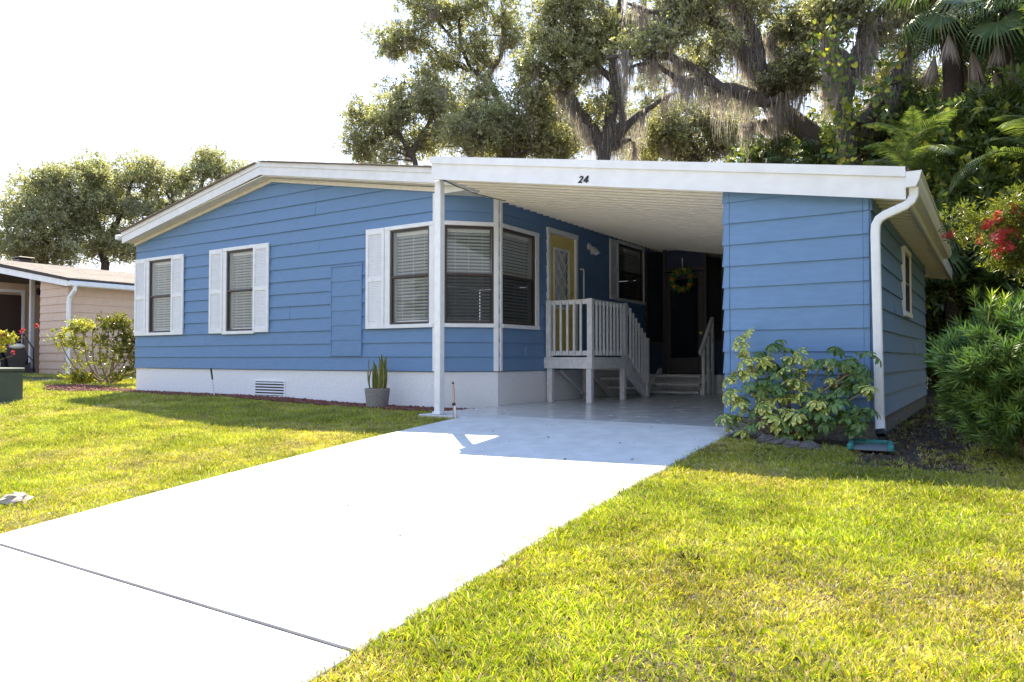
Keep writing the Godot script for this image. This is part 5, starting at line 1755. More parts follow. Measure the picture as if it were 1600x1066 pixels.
func build_jungle():
	var fan = fan_frond(1, false)
	var fan_dead = fan_frond(2, true)
	var plume = feather_frond(3, 2.3)
	var m = 17.0
	var group = "palms right of the shed"
	palm("fan_palm", "fan palm with a skirt of dead gray-brown fronds, above the shed gutter", group, foot(1490, m), at_depth(1484, 12, m), 0.21, 16, 7, fan, fan_dead, 1.0, 5, 0.45)
	palm("fan_palm", "taller fan palm with drooping dead fronds nearer the flowers", group, foot(1570, m - 0.5), at_depth(1566, 20, m - 0.5), 0.20, 16, 6, fan, fan_dead, 1.0, 6, 0.5)
	palm("fan_palm", "short fan palm low beside the shed's rear corner", group, foot(1480, 14.5), at_depth(1478, 395, 14.5), 0.12, 14, 0, fan, fan_dead, 0.8, 7)
	palm("fan_palm", "stubby fan palm poking above the carport roof edge", group, foot(1230, 22.0), at_depth(1232, 262, 22.0), 0.15, 13, 0, fan, fan_dead, 0.8, 8)
	palm("feather_palm", "feathery palm arching over the downspout corner of the roof", "feather palms right of the shed", foot(1428, 15.5), at_depth(1428, 290, 15.5), 0.09, 11, 0, plume, null, 0.80, 9, -0.25)
	palm("feather_palm", "feathery palm with pale fronds reaching past the red flowers", "feather palms right of the shed", foot(1640, 14.0), at_depth(1640, 260, 14.0), 0.09, 12, 0, plume, null, 0.85, 10, -0.1)
	palm("feather_palm", "low feathery palm tucked beneath the gutter's far end", "feather palms right of the shed", foot(1500, 16.0), at_depth(1505, 330, 16.0), 0.08, 9, 0, plume, null, 0.6, 12, -0.1)
	# climbing vine with large yellow-green leaves on the oak trunk
	rng.seed = 23
	var s = Shape.new()
	var rim = [Vector2(0, 0.06), Vector2(0.45, -0.08), Vector2(0.55, 0.28), Vector2(0.36, 0.68), Vector2(0, 1.05), Vector2(-0.36, 0.68), Vector2(-0.55, 0.28), Vector2(-0.45, -0.08)]
	var leaves = []
	for v in 3:
		s = Shape.new()
		for i in 8:
			var a = rim[i]
			var b = rim[(i + 1) % 8]
			s.col = [Color(0.10, 0.16, 0.03), Color(0.30, 0.33, 0.04), Color(0.62, 0.55, 0.06)][v] * rng.randf_range(0.85, 1.15)
			s.flat(Vector3(0, 0.3, 0.0), Vector3(a.x, a.y, 0.10 * absf(a.x)), Vector3(b.x, b.y, 0.10 * absf(b.x)), Vector3.BACK)
		leaves.append(s.mesh(M.leaf))
	for part_ in [["climbing_vine", "large-leaved yellow-green vine climbing the red-brown oak trunk", [[1290, 45], [1310, 120], [1325, 180], [1318, 240], [1340, 262]], 19.3, 24.0, 280], ["climbing_vine", "large-leaved vine trailing down the leaning oak's limb toward the feathery palm", [[1400, 85], [1380, 130], [1395, 190], [1420, 240], [1440, 300]], 18.6, 26.0, 270], ["climbing_vine", "tangle of broad vine leaves behind the shed's gutter", [[1470, 190], [1455, 250], [1475, 300], [1465, 350]], 15.8, 26.0, 220]]:
		var run = run_of(part_[2], part_[3])
		var o = thing(part_[0], part_[1], "vine", run[-1], 0.0, "vines climbing the trees")
		s = Shape.new()
		var path = curve(run, 18)
		var own = []
		for p in path:
			own.append(p - o.position)
		s.tube(own, 0.03, 6)
		part(o, "stem", s, M.green_stem)
		var k = part_[3] / FOCAL
		for i in part_[5]:
			var p = path[rng.randi_range(0, 18)] + Vector3(rng.randfn() * part_[4] * k * 0.7, rng.randfn() * 14.0 * k, rng.randf_range(0.1, 0.6))
			var b = Basis.from_euler(Vector3(rng.randf_range(-1.0, 0.2), rng.randfn() * 0.8 + 0.4, PI + rng.randfn() * 0.6))
			var g = rng.randf_range(0.08, 0.17)
			var v = 0 if rng.randf() < 0.45 else (1 if rng.randf() < 0.7 else 2)
			var l = part(o, "leaf", leaves[v], M.leaf, Transform3D(b.scaled(Vector3(g, g, g)), p - o.position))
			l.material_override = null
	# broad-leaved understorey
	var dk = Color(0.06, 0.09, 0.03)
	var md = Color(0.21, 0.27, 0.06)
	var lush = [leaf_clump(81, 40, 0.36, 0.20, 0.075, dk, md), leaf_clump(82, 40, 0.36, 0.24, 0.06, dk, Color(0.25, 0.30, 0.08)), leaf_clump(83, 36, 0.36, 0.17, 0.09, dk, Color(0.36, 0.37, 0.09))]
	var under = "understorey shrubs and trees right of the shed"
	var list = [
		["shade_tree", "dark shade tree filling the gap behind the fan palms", 22.0, 1520, [[1510, 150, 60, 60, 34, 7], [1570, 200, 50, 60, 30, 7], [1460, 190, 50, 50, 26, 7], [1530, 250, 60, 40, 26, 7], [1600, 120, 50, 60, 24, 7], [1540, 60, 60, 40, 24, 6]]],
		["shade_tree", "shade tree of mixed broad leaves over the shed roof edge", 20.5, 1400, [[1380, 215, 44, 36, 26, 6], [1420, 180, 40, 34, 22, 6], [1350, 240, 40, 26, 18, 6], [1450, 240, 40, 40, 20, 6]]],
		["shade_tree", "spreading shade tree overhanging the yard right of the shed", 13.0, 1980, [[1900, 120, 130, 110, 60, 8], [2050, 60, 160, 120, 70, 8], [1850, 300, 90, 90, 36, 8], [2100, 260, 140, 120, 60, 8], [1950, -80, 180, 90, 60, 8], [1800, -40, 110, 80, 36, 8], [1990, 420, 140, 110, 50, 8]]],
		["shade_tree", "shade tree leaning in over the bottlebrush flowers", 18.0, 1640, [[1600, 230, 40, 60, 30, 7], [1640, 160, 60, 60, 34, 7], [1640, 300, 50, 60, 30, 7], [1610, 50, 60, 50, 26, 6]]],
		["shade_tree", "mossy leaf-hung tree in front of the fan palm trunks", 15.8, 1520, [[1515, 190, 34, 34, 12, 6], [1550, 235, 34, 30, 11, 6], [1595, 175, 30, 34, 10, 5]]],
		["broadleaf_shrub", "dark broadleaf shrub in shadow under the red flowers", 15.0, 1545, [[1540, 400, 40, 44, 34, 7], [1510, 440, 34, 40, 26, 7], [1570, 450, 40, 40, 26, 7], [1530, 320, 36, 36, 20, 6], [1500, 360, 28, 40, 18, 6]]],
		["broadleaf_shrub", "glossy shrub crowding the rear corner of the shed", 16.0, 1465, [[1465, 460, 26, 34, 20, 7], [1462, 520, 28, 34, 24, 7], [1490, 560, 34, 30, 20, 7], [1480, 300, 20, 30, 10, 6], [1462, 400, 16, 30, 10, 6]]],
		["broadleaf_shrub", "tall shrub mass closing the yard beyond the strap-leaved shrub", 17.5, 1600, [[1600, 470, 60, 50, 34, 7], [1640, 420, 60, 60, 34, 7], [1580, 560, 60, 34, 26, 7], [1530, 560, 40, 30, 18, 7], [1680, 520, 60, 70, 30, 7]]],
		["broadleaf_shrub", "leafy shrub showing over the carport roof beside the leaning oak", 23.0, 1290, [[1290, 235, 40, 24, 22, 6], [1340, 250, 30, 20, 14, 6], [1210, 255, 30, 12, 10, 5], [1180, 240, 20, 14, 8, 5]]],
	]
	# the wood goes on to the right of the yard and keeps the sky off the shed's side
	var w_notes = ["dense wood-edge tree shading the shed's side from the yard's right", "tall wood-edge tree behind the strap-leaved shrub's yard", "leafy wood-edge tree near the street end of the yard", "low-branched wood-edge tree opposite the shed window"]
	var w_at = [Vector3(5.2, 0, -9.5), Vector3(6.0, 0, -14.5), Vector3(6.2, 0, -4.5), Vector3(3.9, 0, -12.0)]
	for i in 4:
		var b = w_at[i]
		b.y = ground_y(b.x, b.z)
		grow("wood_edge_tree", w_notes[i], "trees at the wood's edge", [[[b, b + Vector3(0.1, 2, 0), b + Vector3(0, 5, 0.2)], 0.16, 0.05], [[b + Vector3(0, 1.5, 0), b + Vector3(-0.8, 2.6, 0.4), b + Vector3(-1.4, 3.2, 0.3)], 0.07, 0.03]],
			[[b + Vector3(0, 5.2, 0), Vector3(2.2, 1.7, 2.2), 70, 8, 1.0], [b + Vector3(-0.3, 2.8, 0.2), Vector3(1.9, 1.4, 2.2), 70, 8, 1.0], [b + Vector3(0.2, 1.2, -0.2), Vector3(1.6, 1.0, 1.9), 50, 8, 1.0]], lush, 300 + i, {"spread": 0.4, "fill": 1.0})
	var n = 0
	for q in list:
		var b = foot(q[3], q[2])
		var blobs = []
		var limbs = [[[b, at_depth(q[3], 430, q[2]), at_depth(q[4][0][0], q[4][0][1] + 20, q[2])], 0.14, 0.04]]
		for e in q[4]:
			blobs.append(px_blob(e[0], e[1], q[2] + rng.randf_range(-0.6, 0.6), e[2], e[3], e[4], e[5]))
			limbs.append([[at_depth(q[3], 430, q[2]), at_depth((q[3] + e[0]) * 0.5, (430 + e[1]) * 0.5 - 10, q[2]), at_depth(e[0], e[1], q[2])], 0.06, 0.02])
		grow(q[0], q[1], under, limbs, blobs, lush, 200 + n, {"spread": 0.36, "category": "shrub" if q[0] == "broadleaf_shrub" else "tree", "moss": [[0, 0.6, 1.0, 6, 1.0]], "moss_mesh": moss_clump(9), "drape": 26 if q[2] > 18 else 4} if q[0] == "shade_tree" else {"spread": 0.36, "category": "shrub"})
		n += 1

# ---------------------------------------------------------------- the house next door, its car
func build_neighbour():
	var h = thing("tan_house", "tan lap-sided house with gray shingle roof beyond the leggy shrub", "house")
	var s
	var zf = -9.5
	var xr = -19.64
	var ry = func(x): return 2.72 - 0.165 * (x - (-19.35))       # top of the slope that falls to the gutter
	var fxa = wall_frame(Vector3(-21.1, 0, zf), Vector3(xr, 0, zf))
	siding(h, "front_wall", fxa, 1.46, 0.24, 0.2076, PackedVector2Array([Vector2(0, 0.24), Vector2(1.46, 0.24), Vector2(1.46, 2.52), Vector2(0, 2.76)]), [], {}, M.tan_paint)
	var fxb = wall_frame(Vector3(xr, 0, zf), Vector3(xr, 0, -17.0))
	siding(h, "side_wall", fxb, 7.5, 0.24, 0.2076, rect(0, 0.24, 7.5, 2.56), [], {2: [2.0], 5: [4.1], 8: [2.9]}, M.tan_paint)
	s = Shape.new()
	s.box(Vector3(-20.37, 0.12, -13.3), Vector3(1.44, 0.5, 7.55))
	part(h, "foundation_wall", s, M.bare_concrete)
	s = Shape.new()
	s.box(Vector3(-20.4, 1.35, -13.3), Vector3(1.36, 2.2, 7.3))
	part(h, "wall_core", s, M.tan_paint)
	# entry wall under the porch roof, facing the carport
	s = Shape.new()
	s.box(Vector3(-25.05, 1.6, -12.6), Vector3(0.2, 2.8, 6.2))
	part(h, "entry_wall", s, M.tan_paint)
	s = Shape.new()
	s.box(Vector3(-23.1, 1.5, -15.6), Vector3(4.0, 2.6, 0.2))
	part(h, "entry_wall", s, M.tan_paint)
	var dz0 = at_x(-8, 500, -24.9).z
	var dz1 = at_x(33, 500, -24.9).z
	s = Shape.new()
	s.box(Vector3(-24.93, 1.62, (dz0 + dz1) * 0.5), Vector3(0.05, 2.05, dz0 - dz1), Basis.IDENTITY, 0.005)
	part(h, "door", s, M.sash_brown)
	for q in [dz0 + 0.05, dz1 - 0.05]:
		s = Shape.new()
		s.box(Vector3(-24.92, 1.64, q), Vector3(0.07, 2.15, 0.085), Basis.IDENTITY, 0.005)
		part(h, "door_casing", s, M.white_paint)
	s = Shape.new()
	s.box(Vector3(-24.92, 2.76, (dz0 + dz1) * 0.5), Vector3(0.075, 0.09, dz0 - dz1 + 0.19), Basis.IDENTITY, 0.005)
	part(h, "door_casing", s, M.white_paint)
	var po = at_x(50, 445, -24.2)
	s = Shape.new()
	s.box(Vector3(-24.2, 1.72, po.z), Vector3(0.11, 3.0, 0.11), Basis.IDENTITY, 0.006)
	part(h, "porch_post", s, M.white_paint)
	s = Shape.new()
	s.lathe([Vector2(0.0, -0.10), Vector2(0.05, -0.10), Vector2(0.075, 0.06), Vector2(0.03, 0.10), Vector2(0.0, 0.12)], at_x(60, 456, -24.86), 10)
	part(h, "porch_lamp", s, M.black_plastic)
	# black stair rail and steps at the entry
	var ra = at_x(36, 522, -23.6)
	var rb = at_x(52, 545, -23.0)
	var rc = at_x(52, 580, -23.0)
	s = Shape.new()
	s.tube([ra + Vector3(-1.2, 0, 0), ra, rb, rc], 0.022, 6)
	s.tube([ra, Vector3(ra.x, 0.6, ra.z)], 0.02, 6)
	s.tube([ra + Vector3(0, -0.5, 0), rb + Vector3(0, -0.35, 0)], 0.018, 6)
	part(h, "stair_rail", s, M.black_plastic)
	for k in 3:
		s = Shape.new()
		s.box(Vector3(-23.2 - 0.3 * k, 0.36 + 0.16 * k, ra.z + 0.45), Vector3(0.32, 0.16, 1.1), Basis.IDENTITY, 0.006)
		part(h, "step", s, M.bare_concrete)
	# roof: real courses of shingles on the slope that faces us
	s = Shape.new()
	var L = 5.9
	prism(s, PackedVector2Array([Vector2(-19.33, ry.call(-19.33) - 0.06), Vector2(-19.33, ry.call(-19.33)), Vector2(-25.3, ry.call(-25.3)), Vector2(-31.0, 2.8), Vector2(-31.0, 2.7), Vector2(-25.3, ry.call(-25.3) - 0.1)]), -20.0, -9.33)
	part(h, "roof", s, M.shingle)
	s = Shape.new()
	var tilt = Basis(Vector3.BACK, -atan(0.165))
	rng.seed = 91
	for k in 42:
		var x = -19.36 - k * 0.141
		var z = -9.325
		while z > -20.0:
			var w = rng.randf_range(0.25, 0.5)
			s.col = Color(0.060, 0.050, 0.045).lerp(Color(0.150, 0.122, 0.108), rng.randf())
			s.box(Vector3(x - 0.07, ry.call(x - 0.07) + 0.006 + rng.randf_range(0, 0.004), z - w * 0.5), Vector3(0.16, 0.012, w - 0.006), tilt * Basis(Vector3.BACK, -0.03))
			z -= w
	part(h, "shingle_courses", s, M.chips, Transform3D.IDENTITY, "stuff")
	s = Shape.new()
	prism(s, PackedVector2Array([Vector2(-25.0, ry.call(-25.0) - 0.03), Vector2(-19.42, ry.call(-19.42) - 0.03), Vector2(-19.42, ry.call(-19.42) - 0.21), Vector2(-25.0, ry.call(-25.0) - 0.28)]), -9.40, -9.35)
	part(h, "fascia", s, M.white_metal)
	s = Shape.new()
	prism(s, PackedVector2Array([Vector2(-25.0, ry.call(-25.0) - 0.24), Vector2(-19.42, ry.call(-19.42) - 0.20), Vector2(-19.42, ry.call(-19.42) - 0.18), Vector2(-25.0, ry.call(-25.0) - 0.22)]), -15.7, -9.41)
	part(h, "porch_ceiling", s, M.cream_metal)
	s = Shape.new()
	s.box(Vector3(-19.37, 2.60, -14.7), Vector3(0.12, 0.13, 10.7), Basis.IDENTITY, 0.02)
	part(h, "gutter", s, M.white_metal)
	s = Shape.new()
	var oval = []
	for k in 12:
		var a = TAU * (k + 0.5) / 12
		oval.append(Vector2(signf(cos(a)) * pow(absf(cos(a)), 0.45) * 0.05, signf(sin(a)) * pow(absf(sin(a)), 0.45) * 0.04))
	s.sweep([Vector3(-19.36, 2.56, -9.50), Vector3(-19.36, 2.44, -9.50), Vector3(-19.54, 2.26, -9.47), Vector3(-19.57, 2.12, -9.46), Vector3(-19.57, 0.30, -9.46), Vector3(-19.53, 0.24, -9.36)], oval, Vector3(0, 0, 1))
	part(h, "downspout", s, M.white_metal)
	s = Shape.new()
	var vp = at_depth(36, 408, 23.5)
	s.box(vp + Vector3(0, -0.08, 0), Vector3(0.38, 0.28, 0.38), Basis.IDENTITY, 0.02)
	s.box(vp + Vector3(0, 0.09, 0), Vector3(0.48, 0.05, 0.48), Basis.IDENTITY, 0.015)
	part(h, "roof_vent", s, M.sash_brown)
	settle(h, Vector3(-21.0, 0.2, -11.0))

func build_car():
	var c = thing("parked_car", "black car parked nose-in at the tan house", "car", Vector3(-22.3, 0.275, -7.05))
	var P = Basis(Vector3(0, 0, 1), Vector3.UP, Vector3(-1, 0, 0))       # outline runs from the nose (towards -z) to the tail
	var nose = Transform3D(P, Vector3(0, 0, -2.3))
	var s = Shape.new()
	var arch = func(cx): 
		var out = []
		for i in 9:
			var a = PI - PI * i / 8.0
			out.append(Vector2(cx + cos(a) * 0.38, 0.32 + sin(a) * 0.38))
		return out
	var outline = [Vector2(0.10, 0.22), Vector2(0.45, 0.20)]
	outline.append_array(arch.call(0.86))
	outline.append_array([Vector2(1.28, 0.18), Vector2(3.2, 0.18)])
	outline.append_array(arch.call(3.62))
	outline.append_array([Vector2(4.2, 0.22), Vector2(4.52, 0.30), Vector2(4.58, 0.75), Vector2(4.48, 1.02), Vector2(3.9, 1.05), Vector2(1.5, 1.0), Vector2(0.9, 0.95), Vector2(0.35, 0.86), Vector2(0.08, 0.70), Vector2(0.0, 0.48)])
	prism(s, PackedVector2Array(outline), -0.90, 0.90)
	part(c, "body", s, M.car_paint, nose)
	s = Shape.new()
	s.box(Vector3(0, 0.92, -1.72), Vector3(1.6, 0.05, 0.95), Basis(Vector3.RIGHT, 0.13), 0.02)
	part(c, "bonnet", s, M.car_paint)
	s = Shape.new()
	prism(s, PackedVector2Array([Vector2(1.25, 0.98), Vector2(4.40, 1.02), Vector2(4.15, 1.45), Vector2(3.7, 1.58), Vector2(2.2, 1.60), Vector2(1.85, 1.50)]), -0.72, 0.72)
	part(c, "cabin", s, M.car_paint, nose)
	for q in [-0.728, 0.728]:
		s = Shape.new()
		prism(s, PackedVector2Array([Vector2(1.5, 1.04), Vector2(2.65, 1.05), Vector2(2.65, 1.50), Vector2(1.98, 1.48)]), q - 0.004, q + 0.004)
		part(c, "side_window", s, M.dark_glass, nose)
		s = Shape.new()
		prism(s, PackedVector2Array([Vector2(2.72, 1.05), Vector2(4.1, 1.07), Vector2(3.95, 1.38), Vector2(3.6, 1.50), Vector2(2.72, 1.50)]), q - 0.004, q + 0.004)
		part(c, "side_window", s, M.dark_glass, nose)
	for q in [[0.82, -1.44], [-0.82, -1.44], [0.82, 1.32], [-0.82, 1.32]]:
		var w = holder(c, "wheel", Transform3D(Basis(Vector3.BACK, -PI / 2 * signf(q[0])), Vector3(q[0], 0.32, q[1])))
		s = Shape.new()
		s.lathe([Vector2(0.20, -0.1), Vector2(0.30, -0.1), Vector2(0.325, -0.07), Vector2(0.325, 0.07), Vector2(0.30, 0.1), Vector2(0.21, 0.1)], Vector3.ZERO, 24)
		part(w, "tyre", s, M.tyre)
		s = Shape.new()
		s.lathe([Vector2(0.215, 0.09), Vector2(0.20, 0.06), Vector2(0.06, 0.05), Vector2(0.05, 0.08), Vector2(0.0, 0.085)], Vector3.ZERO, 24)
		part(w, "rim", s, M.rim_metal)
	for q in [-0.70, 0.70]:
		s = Shape.new()
		s.blob(Vector3(q * 1.22, 0.76, -2.02), Vector3(0.10, 0.075, 0.22), 0.0, 1, 8, 12)
		part(c, "headlight", s, M.lamp_white)
	s = Shape.new()
	s.box(Vector3(0, 0.38, -2.30), Vector3(1.66, 0.22, 0.10), Basis.IDENTITY, 0.04)
	part(c, "bumper", s, M.black_plastic)
	for q in [-0.98, 0.98]:
		s = Shape.new()
		s.blob(Vector3(q, 1.06, -0.72), Vector3(0.10, 0.07, 0.06), 0.0, 2, 6, 10)
		part(c, "mirror", s, M.car_paint)

# ---------------------------------------------------------------- sunlit houses over the road; their walls face the sun and light the shaded fronts
func build_road_houses():
	var tones = [["cream_wall", 0.72, 0.66, 0.54, "cream sunlit house across the road facing the blue house"], ["pale_wall", 0.78, 0.78, 0.76, "white sunlit house across the road facing the driveway"], ["peach_wall", 0.68, 0.52, 0.40, "peach sunlit house across the road facing the shed"]]
	var xs = [-17.0, -3.0, 11.0]
	for i in 3:
		var t = tones[i]
		mat(t[0], t[1], t[2], t[3], 0.7)
		var y = ground_y(0, 12.0)
		var h = thing("road_house", t[4], "house", Vector3(xs[i], y, 19.0), 0.0, "houses across the road")
		var s = Shape.new()
		s.box(Vector3(0, 1.5, 3.0), Vector3(10.5, 3.2, 6.0))
		part(h, "wall", s, M[t[0]])
		s = Shape.new()
		prism(s, PackedVector2Array([Vector2(-5.7, 3.0), Vector2(5.7, 3.0), Vector2(5.7, 3.12), Vector2(0, 4.1), Vector2(-5.7, 3.12)]), -0.4, 6.4)
		part(h, "roof", s, M.shingle)
		for wx in [-3.6, -1.2, 3.2]:
			var w = holder(h, "window", Transform3D(Basis(Vector3.UP, PI), Vector3(wx, 1.7, 0)))
			s = Shape.new()
			s.box(Vector3(0, 0, 0.02), Vector3(1.2, 1.3, 0.06), Basis.IDENTITY, 0.01)
			part(w, "frame", s, M.white_paint)
			s = Shape.new()
			s.box(Vector3(0, 0, 0.052), Vector3(1.05, 1.15, 0.01))
			part(w, "pane", s, M.dark_glass)
		s = Shape.new()
		s.box(Vector3(1.1, 1.1, -0.03), Vector3(0.95, 2.1, 0.06), Basis.IDENTITY, 0.01)
		part(h, "door", s, M.sash_brown)

# ---------------------------------------------------------------- small things
func build_small():
	var s
	# green utility box on its pad
	var ub = thing("utility_box", "dark green metal utility box on concrete pad at lawn edge", "utility box", Vector3(-14.3, ground_y(-14.3, -5.55), -5.55))
	s = Shape.new()
	s.box(Vector3(0.05, 0.0, -0.05), Vector3(1.05, 0.08, 1.15), Basis.IDENTITY, 0.01)
	part(ub, "pad", s, M.bare_concrete)
	s = Shape.new()
	s.box(Vector3(0, 0.29, 0), Vector3(0.80, 0.50, 0.90), Basis.IDENTITY, 0.012)
	part(ub, "cabinet", s, M.box_green)
	s = Shape.new()
	s.box(Vector3(0, 0.575, 0), Vector3(0.84, 0.065, 0.94), Basis.IDENTITY, 0.014)
	part(ub, "lid", s, M.box_green)
	# snake plant in a pot
	var pp = thing("potted_plant", "snake plant with upright mottled leaves in gray concrete pot", "potted plant", Vector3(-7.52, 0.0, -7.92))
	s = Shape.new()
	s.lathe([Vector2(0.0, 0.0), Vector2(0.15, 0.0), Vector2(0.155, 0.02), Vector2(0.183, 0.27), Vector2(0.18, 0.285), Vector2(0.16, 0.285), Vector2(0.155, 0.25), Vector2(0.0, 0.25)], Vector3.ZERO, 28)
	part(pp, "pot", s, M.pot_concrete)
	s = Shape.new()
	s.lathe([Vector2(0.155, 0.252), Vector2(0.0, 0.262)], Vector3.ZERO, 20)
	part(pp, "soil", s, M.dirt)
	rng.seed = 6
	for q in [[-0.09, 0.34, -0.02], [-0.03, 0.40, 0.03], [0.0, 0.44, -0.04], [0.03, 0.36, 0.06], [0.07, 0.49, 0.0], [0.10, 0.46, -0.05], [0.11, 0.40, 0.05], [-0.06, 0.30, 0.06], [0.05, 0.43, -0.08], [-0.12, 0.42, 0.0]]:
		s = Shape.new()
		q[1] *= 1.12
		var lean = Vector3(q[0] * 0.35 - (0.09 if q[0] < -0.11 else 0.0), 1.0, q[2] * 0.4).normalized()
		var face = Vector3(rng.randfn(), 0, rng.randfn()).normalized()
		var side = face.cross(lean).normalized()
		var thin = 0.55 if q[0] < -0.08 else 1.0
		var rows = 8
		for k in rows:
			var f0 = k / float(rows)
			var f1 = (k + 1) / float(rows)
			var w0 = 0.040 * thin * sin(PI * clampf(0.22 + f0 * 0.72, 0, 1))
			var w1 = 0.040 * thin * sin(PI * clampf(0.22 + f1 * 0.72, 0, 1)) * (0.1 if k == rows - 1 else 1.0)
			var a = Vector3(q[0], 0.24, q[2]) + lean * q[1] * f0 + face * 0.02 * sin(f0 * 4.0)
			var b = Vector3(q[0], 0.24, q[2]) + lean * q[1] * f1 + face * 0.02 * sin(f1 * 4.0)
			for e in [-1.0, 1.0]:
				s.col = Color(0.075, 0.11, 0.03).lerp(Color(0.20, 0.20, 0.055), rng.randf())
				s.quad(a, a + side * w0 * e * 0.75 + face * 0.008, b + side * w1 * e * 0.75 + face * 0.008, b, face)
				s.col = Color(0.36, 0.31, 0.07)
				s.quad(a + side * w0 * e * 0.75 + face * 0.008, a + side * w0 * e + face * 0.012, b + side * w1 * e + face * 0.012, b + side * w1 * e * 0.75 + face * 0.008, face)
		part(pp, "leaf", s, M.thick_leaf)
	# stakes
	var st = thing("garden_stake", "thin white stake with black grip leaning at the white foundation", "stake", Vector3(-11.39, ground_y(-11.4, -7.95), -7.95))
	var up = Vector3(-0.115, 0.50, 0.0)
	s = Shape.new()
	s.tube([Vector3(0, -0.03, 0), up * 0.62], 0.009, 8)
	part(st, "shaft", s, M.white_paint)
	s = Shape.new()
	s.tube([up * 0.60, up * 0.97, up * 1.0], [0.013, 0.017, 0.013], 8)
	part(st, "grip", s, M.black_plastic)
	for k in 4:
		s = Shape.new()
		s.tube([up * (0.22 + 0.09 * k), up * (0.235 + 0.09 * k)], 0.0105, 8)
		part(st, "band", s, M.black_plastic)
	st = thing("garden_stake", "pale wooden stake with black band at the grass corner by the post", "stake", Vector3(-5.42, ground_y(-5.42, -7.0), -7.03))
	up = Vector3(-0.03, 0.47, 0.0)
	s = Shape.new()
	s.tube([Vector3(0, -0.03, 0), up * 0.5, up * 0.92, up], [0.017, 0.015, 0.015, 0.009], 7)
	part(st, "shaft", s, M.pale_wood)
	s = Shape.new()
	s.tube([Vector3(0.025, -0.02, 0.01), Vector3(0.015, 0.17, 0.012)], 0.014, 7)
	part(st, "splint", s, M.white_paint)
	s = Shape.new()
	s.tube([up * 0.36, up * 0.43], 0.021, 8)
	part(st, "band", s, M.black_plastic)
	s = Shape.new()
	s.tube([up * 0.91, up * 0.95], 0.016, 8)
	part(st, "band", s, M.black_plastic)
	# stones at the foot of the variegated shrub
	rng.seed = 17
	var notes = ["pitted pale stone beside the drive edge under the variegated shrub", "longest pitted stone in the row under the variegated shrub", "rounded pitted stone in the middle of the shrub's stone row", "low pitted stone in the shrub's row nearest the splash tray", "small dark pitted stone tucked behind the shrub's stone row"]
	var k = 0
	for q in [[1198, 697, 0.085, 0.055], [1222, 699, 0.10, 0.045], [1238, 702, 0.07, 0.05], [1262, 703, 0.10, 0.045], [1212, 694, 0.06, 0.04]]:
		var d = ray(q[0], q[1] + 4)
		var p = EYE + d * ((-0.055 - EYE.y) / d.y)
		var o = thing("edging_stone", notes[k], "stone", Vector3(p.x, ground_y(p.x, p.z), p.z), 0.0, "edging stones under the variegated shrub")
		s = Shape.new()
		s.blob(Vector3(0, q[3] * 0.6, 0), Vector3(q[2], q[3], q[2] * 0.7), 0.55, 50 + k, 9, 14)
		part(o, "stone_body", s, M.stone)
		k += 1
	var rp = Vector3(-6.15, ground_y(-6.15, -2.62), -2.62)
	var ro = thing("lawn_stone", "pale flat stone lying in the sunny lawn at the picture's edge", "stone", rp)
	s = Shape.new()
	s.blob(Vector3(0, 0.02, 0), Vector3(0.12, 0.055, 0.09), 0.5, 77, 9, 14)
	part(ro, "stone_body", s, M.pale_stone)
	# splash tray below the downspout
	var sp = thing("splash_tray", "teal-rimmed splash tray on the ground below the downspout", "splash tray", Vector3(-0.86, ground_y(-0.86, -6.6) + 0.02, -6.64), 0.12)
	sp.scale = Vector3(0.88, 0.85, 0.88)
	s = Shape.new()
	s.box(Vector3(0, 0.012, 0), Vector3(0.30, 0.02, 0.46), Basis.IDENTITY, 0.004)
	part(sp, "slab", s, M.gray_slab)
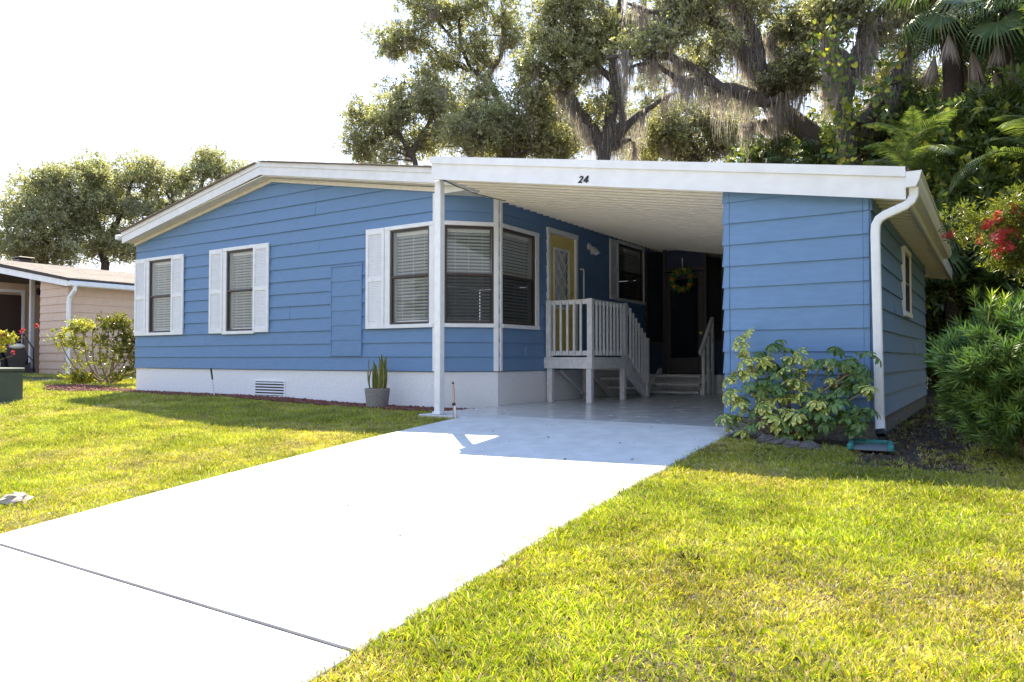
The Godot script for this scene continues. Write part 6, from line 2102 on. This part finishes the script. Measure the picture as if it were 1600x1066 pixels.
	for q in [[-0.165, 0.0, 0.05, 0.50, 0.0], [0.165, 0.02, 0.05, 0.50, 0.0], [0.0, -0.235, 0.30, 0.05, 0.0]]:
		s = Shape.new()
		s.box(Vector3(q[0], 0.03, q[1]), Vector3(q[2], 0.06, q[3]), Basis.IDENTITY, 0.014)
		part(sp, "rim_bar", s, M.teal_plastic)

func _ready():
	# ---- camera
	var cam = Camera3D.new()
	cam.name = "camera"
	cam.transform = Transform3D(cam_basis, EYE)
	cam.fov = rad_to_deg(2.0 * atan(533.0 / FOCAL))
	cam.near = 0.05
	cam.far = 900.0
	cam.current = true
	add_child(cam)
	# ---- sky, exposure
	var sm = ProceduralSkyMaterial.new()
	sm.sky_top_color = Color(0.24, 0.41, 0.80).linear_to_srgb()
	sm.sky_horizon_color = Color(0.96, 0.98, 1.0).linear_to_srgb()
	sm.energy_multiplier = 0.60
	sm.sky_curve = 0.36
	sm.ground_bottom_color = Color(0.18, 0.17, 0.12).linear_to_srgb()
	sm.ground_horizon_color = Color(0.45, 0.47, 0.46).linear_to_srgb()
	sm.sun_angle_max = 25.0
	var sky = Sky.new()
	sky.sky_material = sm
	var env = Environment.new()
	env.background_mode = Environment.BG_SKY
	env.sky = sky
	env.tonemap_mode = Environment.TONE_MAPPER_LINEAR
	env.tonemap_exposure = 3.4
	env.sdfgi_enabled = true
	env.ssao_enabled = true
	env.ssil_enabled = true
	var we = WorldEnvironment.new()
	we.name = "environment"
	we.environment = env
	add_child(we)
	# ---- sun: behind the house, from the far left, 50 degrees up
	var sun = DirectionalLight3D.new()
	sun.name = "sun"
	sun.light_energy = 1.6
	sun.light_color = Color(1.0, 0.95, 0.86)
	sun.light_angular_distance = 0.53
	sun.shadow_enabled = true
	add_child(sun)
	sun.look_at_from_position(Vector3.ZERO, Vector3(0.453, -0.766, 0.456), Vector3.UP)
	make_materials()
	# ---- setting
	build_ground()
	build_house()
	build_porch()
	build_steps()
	build_neighbour()
	build_trees()
	build_road_houses()
	build_jungle()
	# ---- things
	build_schefflera()
	build_podocarpus()
	build_bottlebrush()
	build_front_shrubs()
	build_car()
	build_small()
	build_litter()
	build_grass()
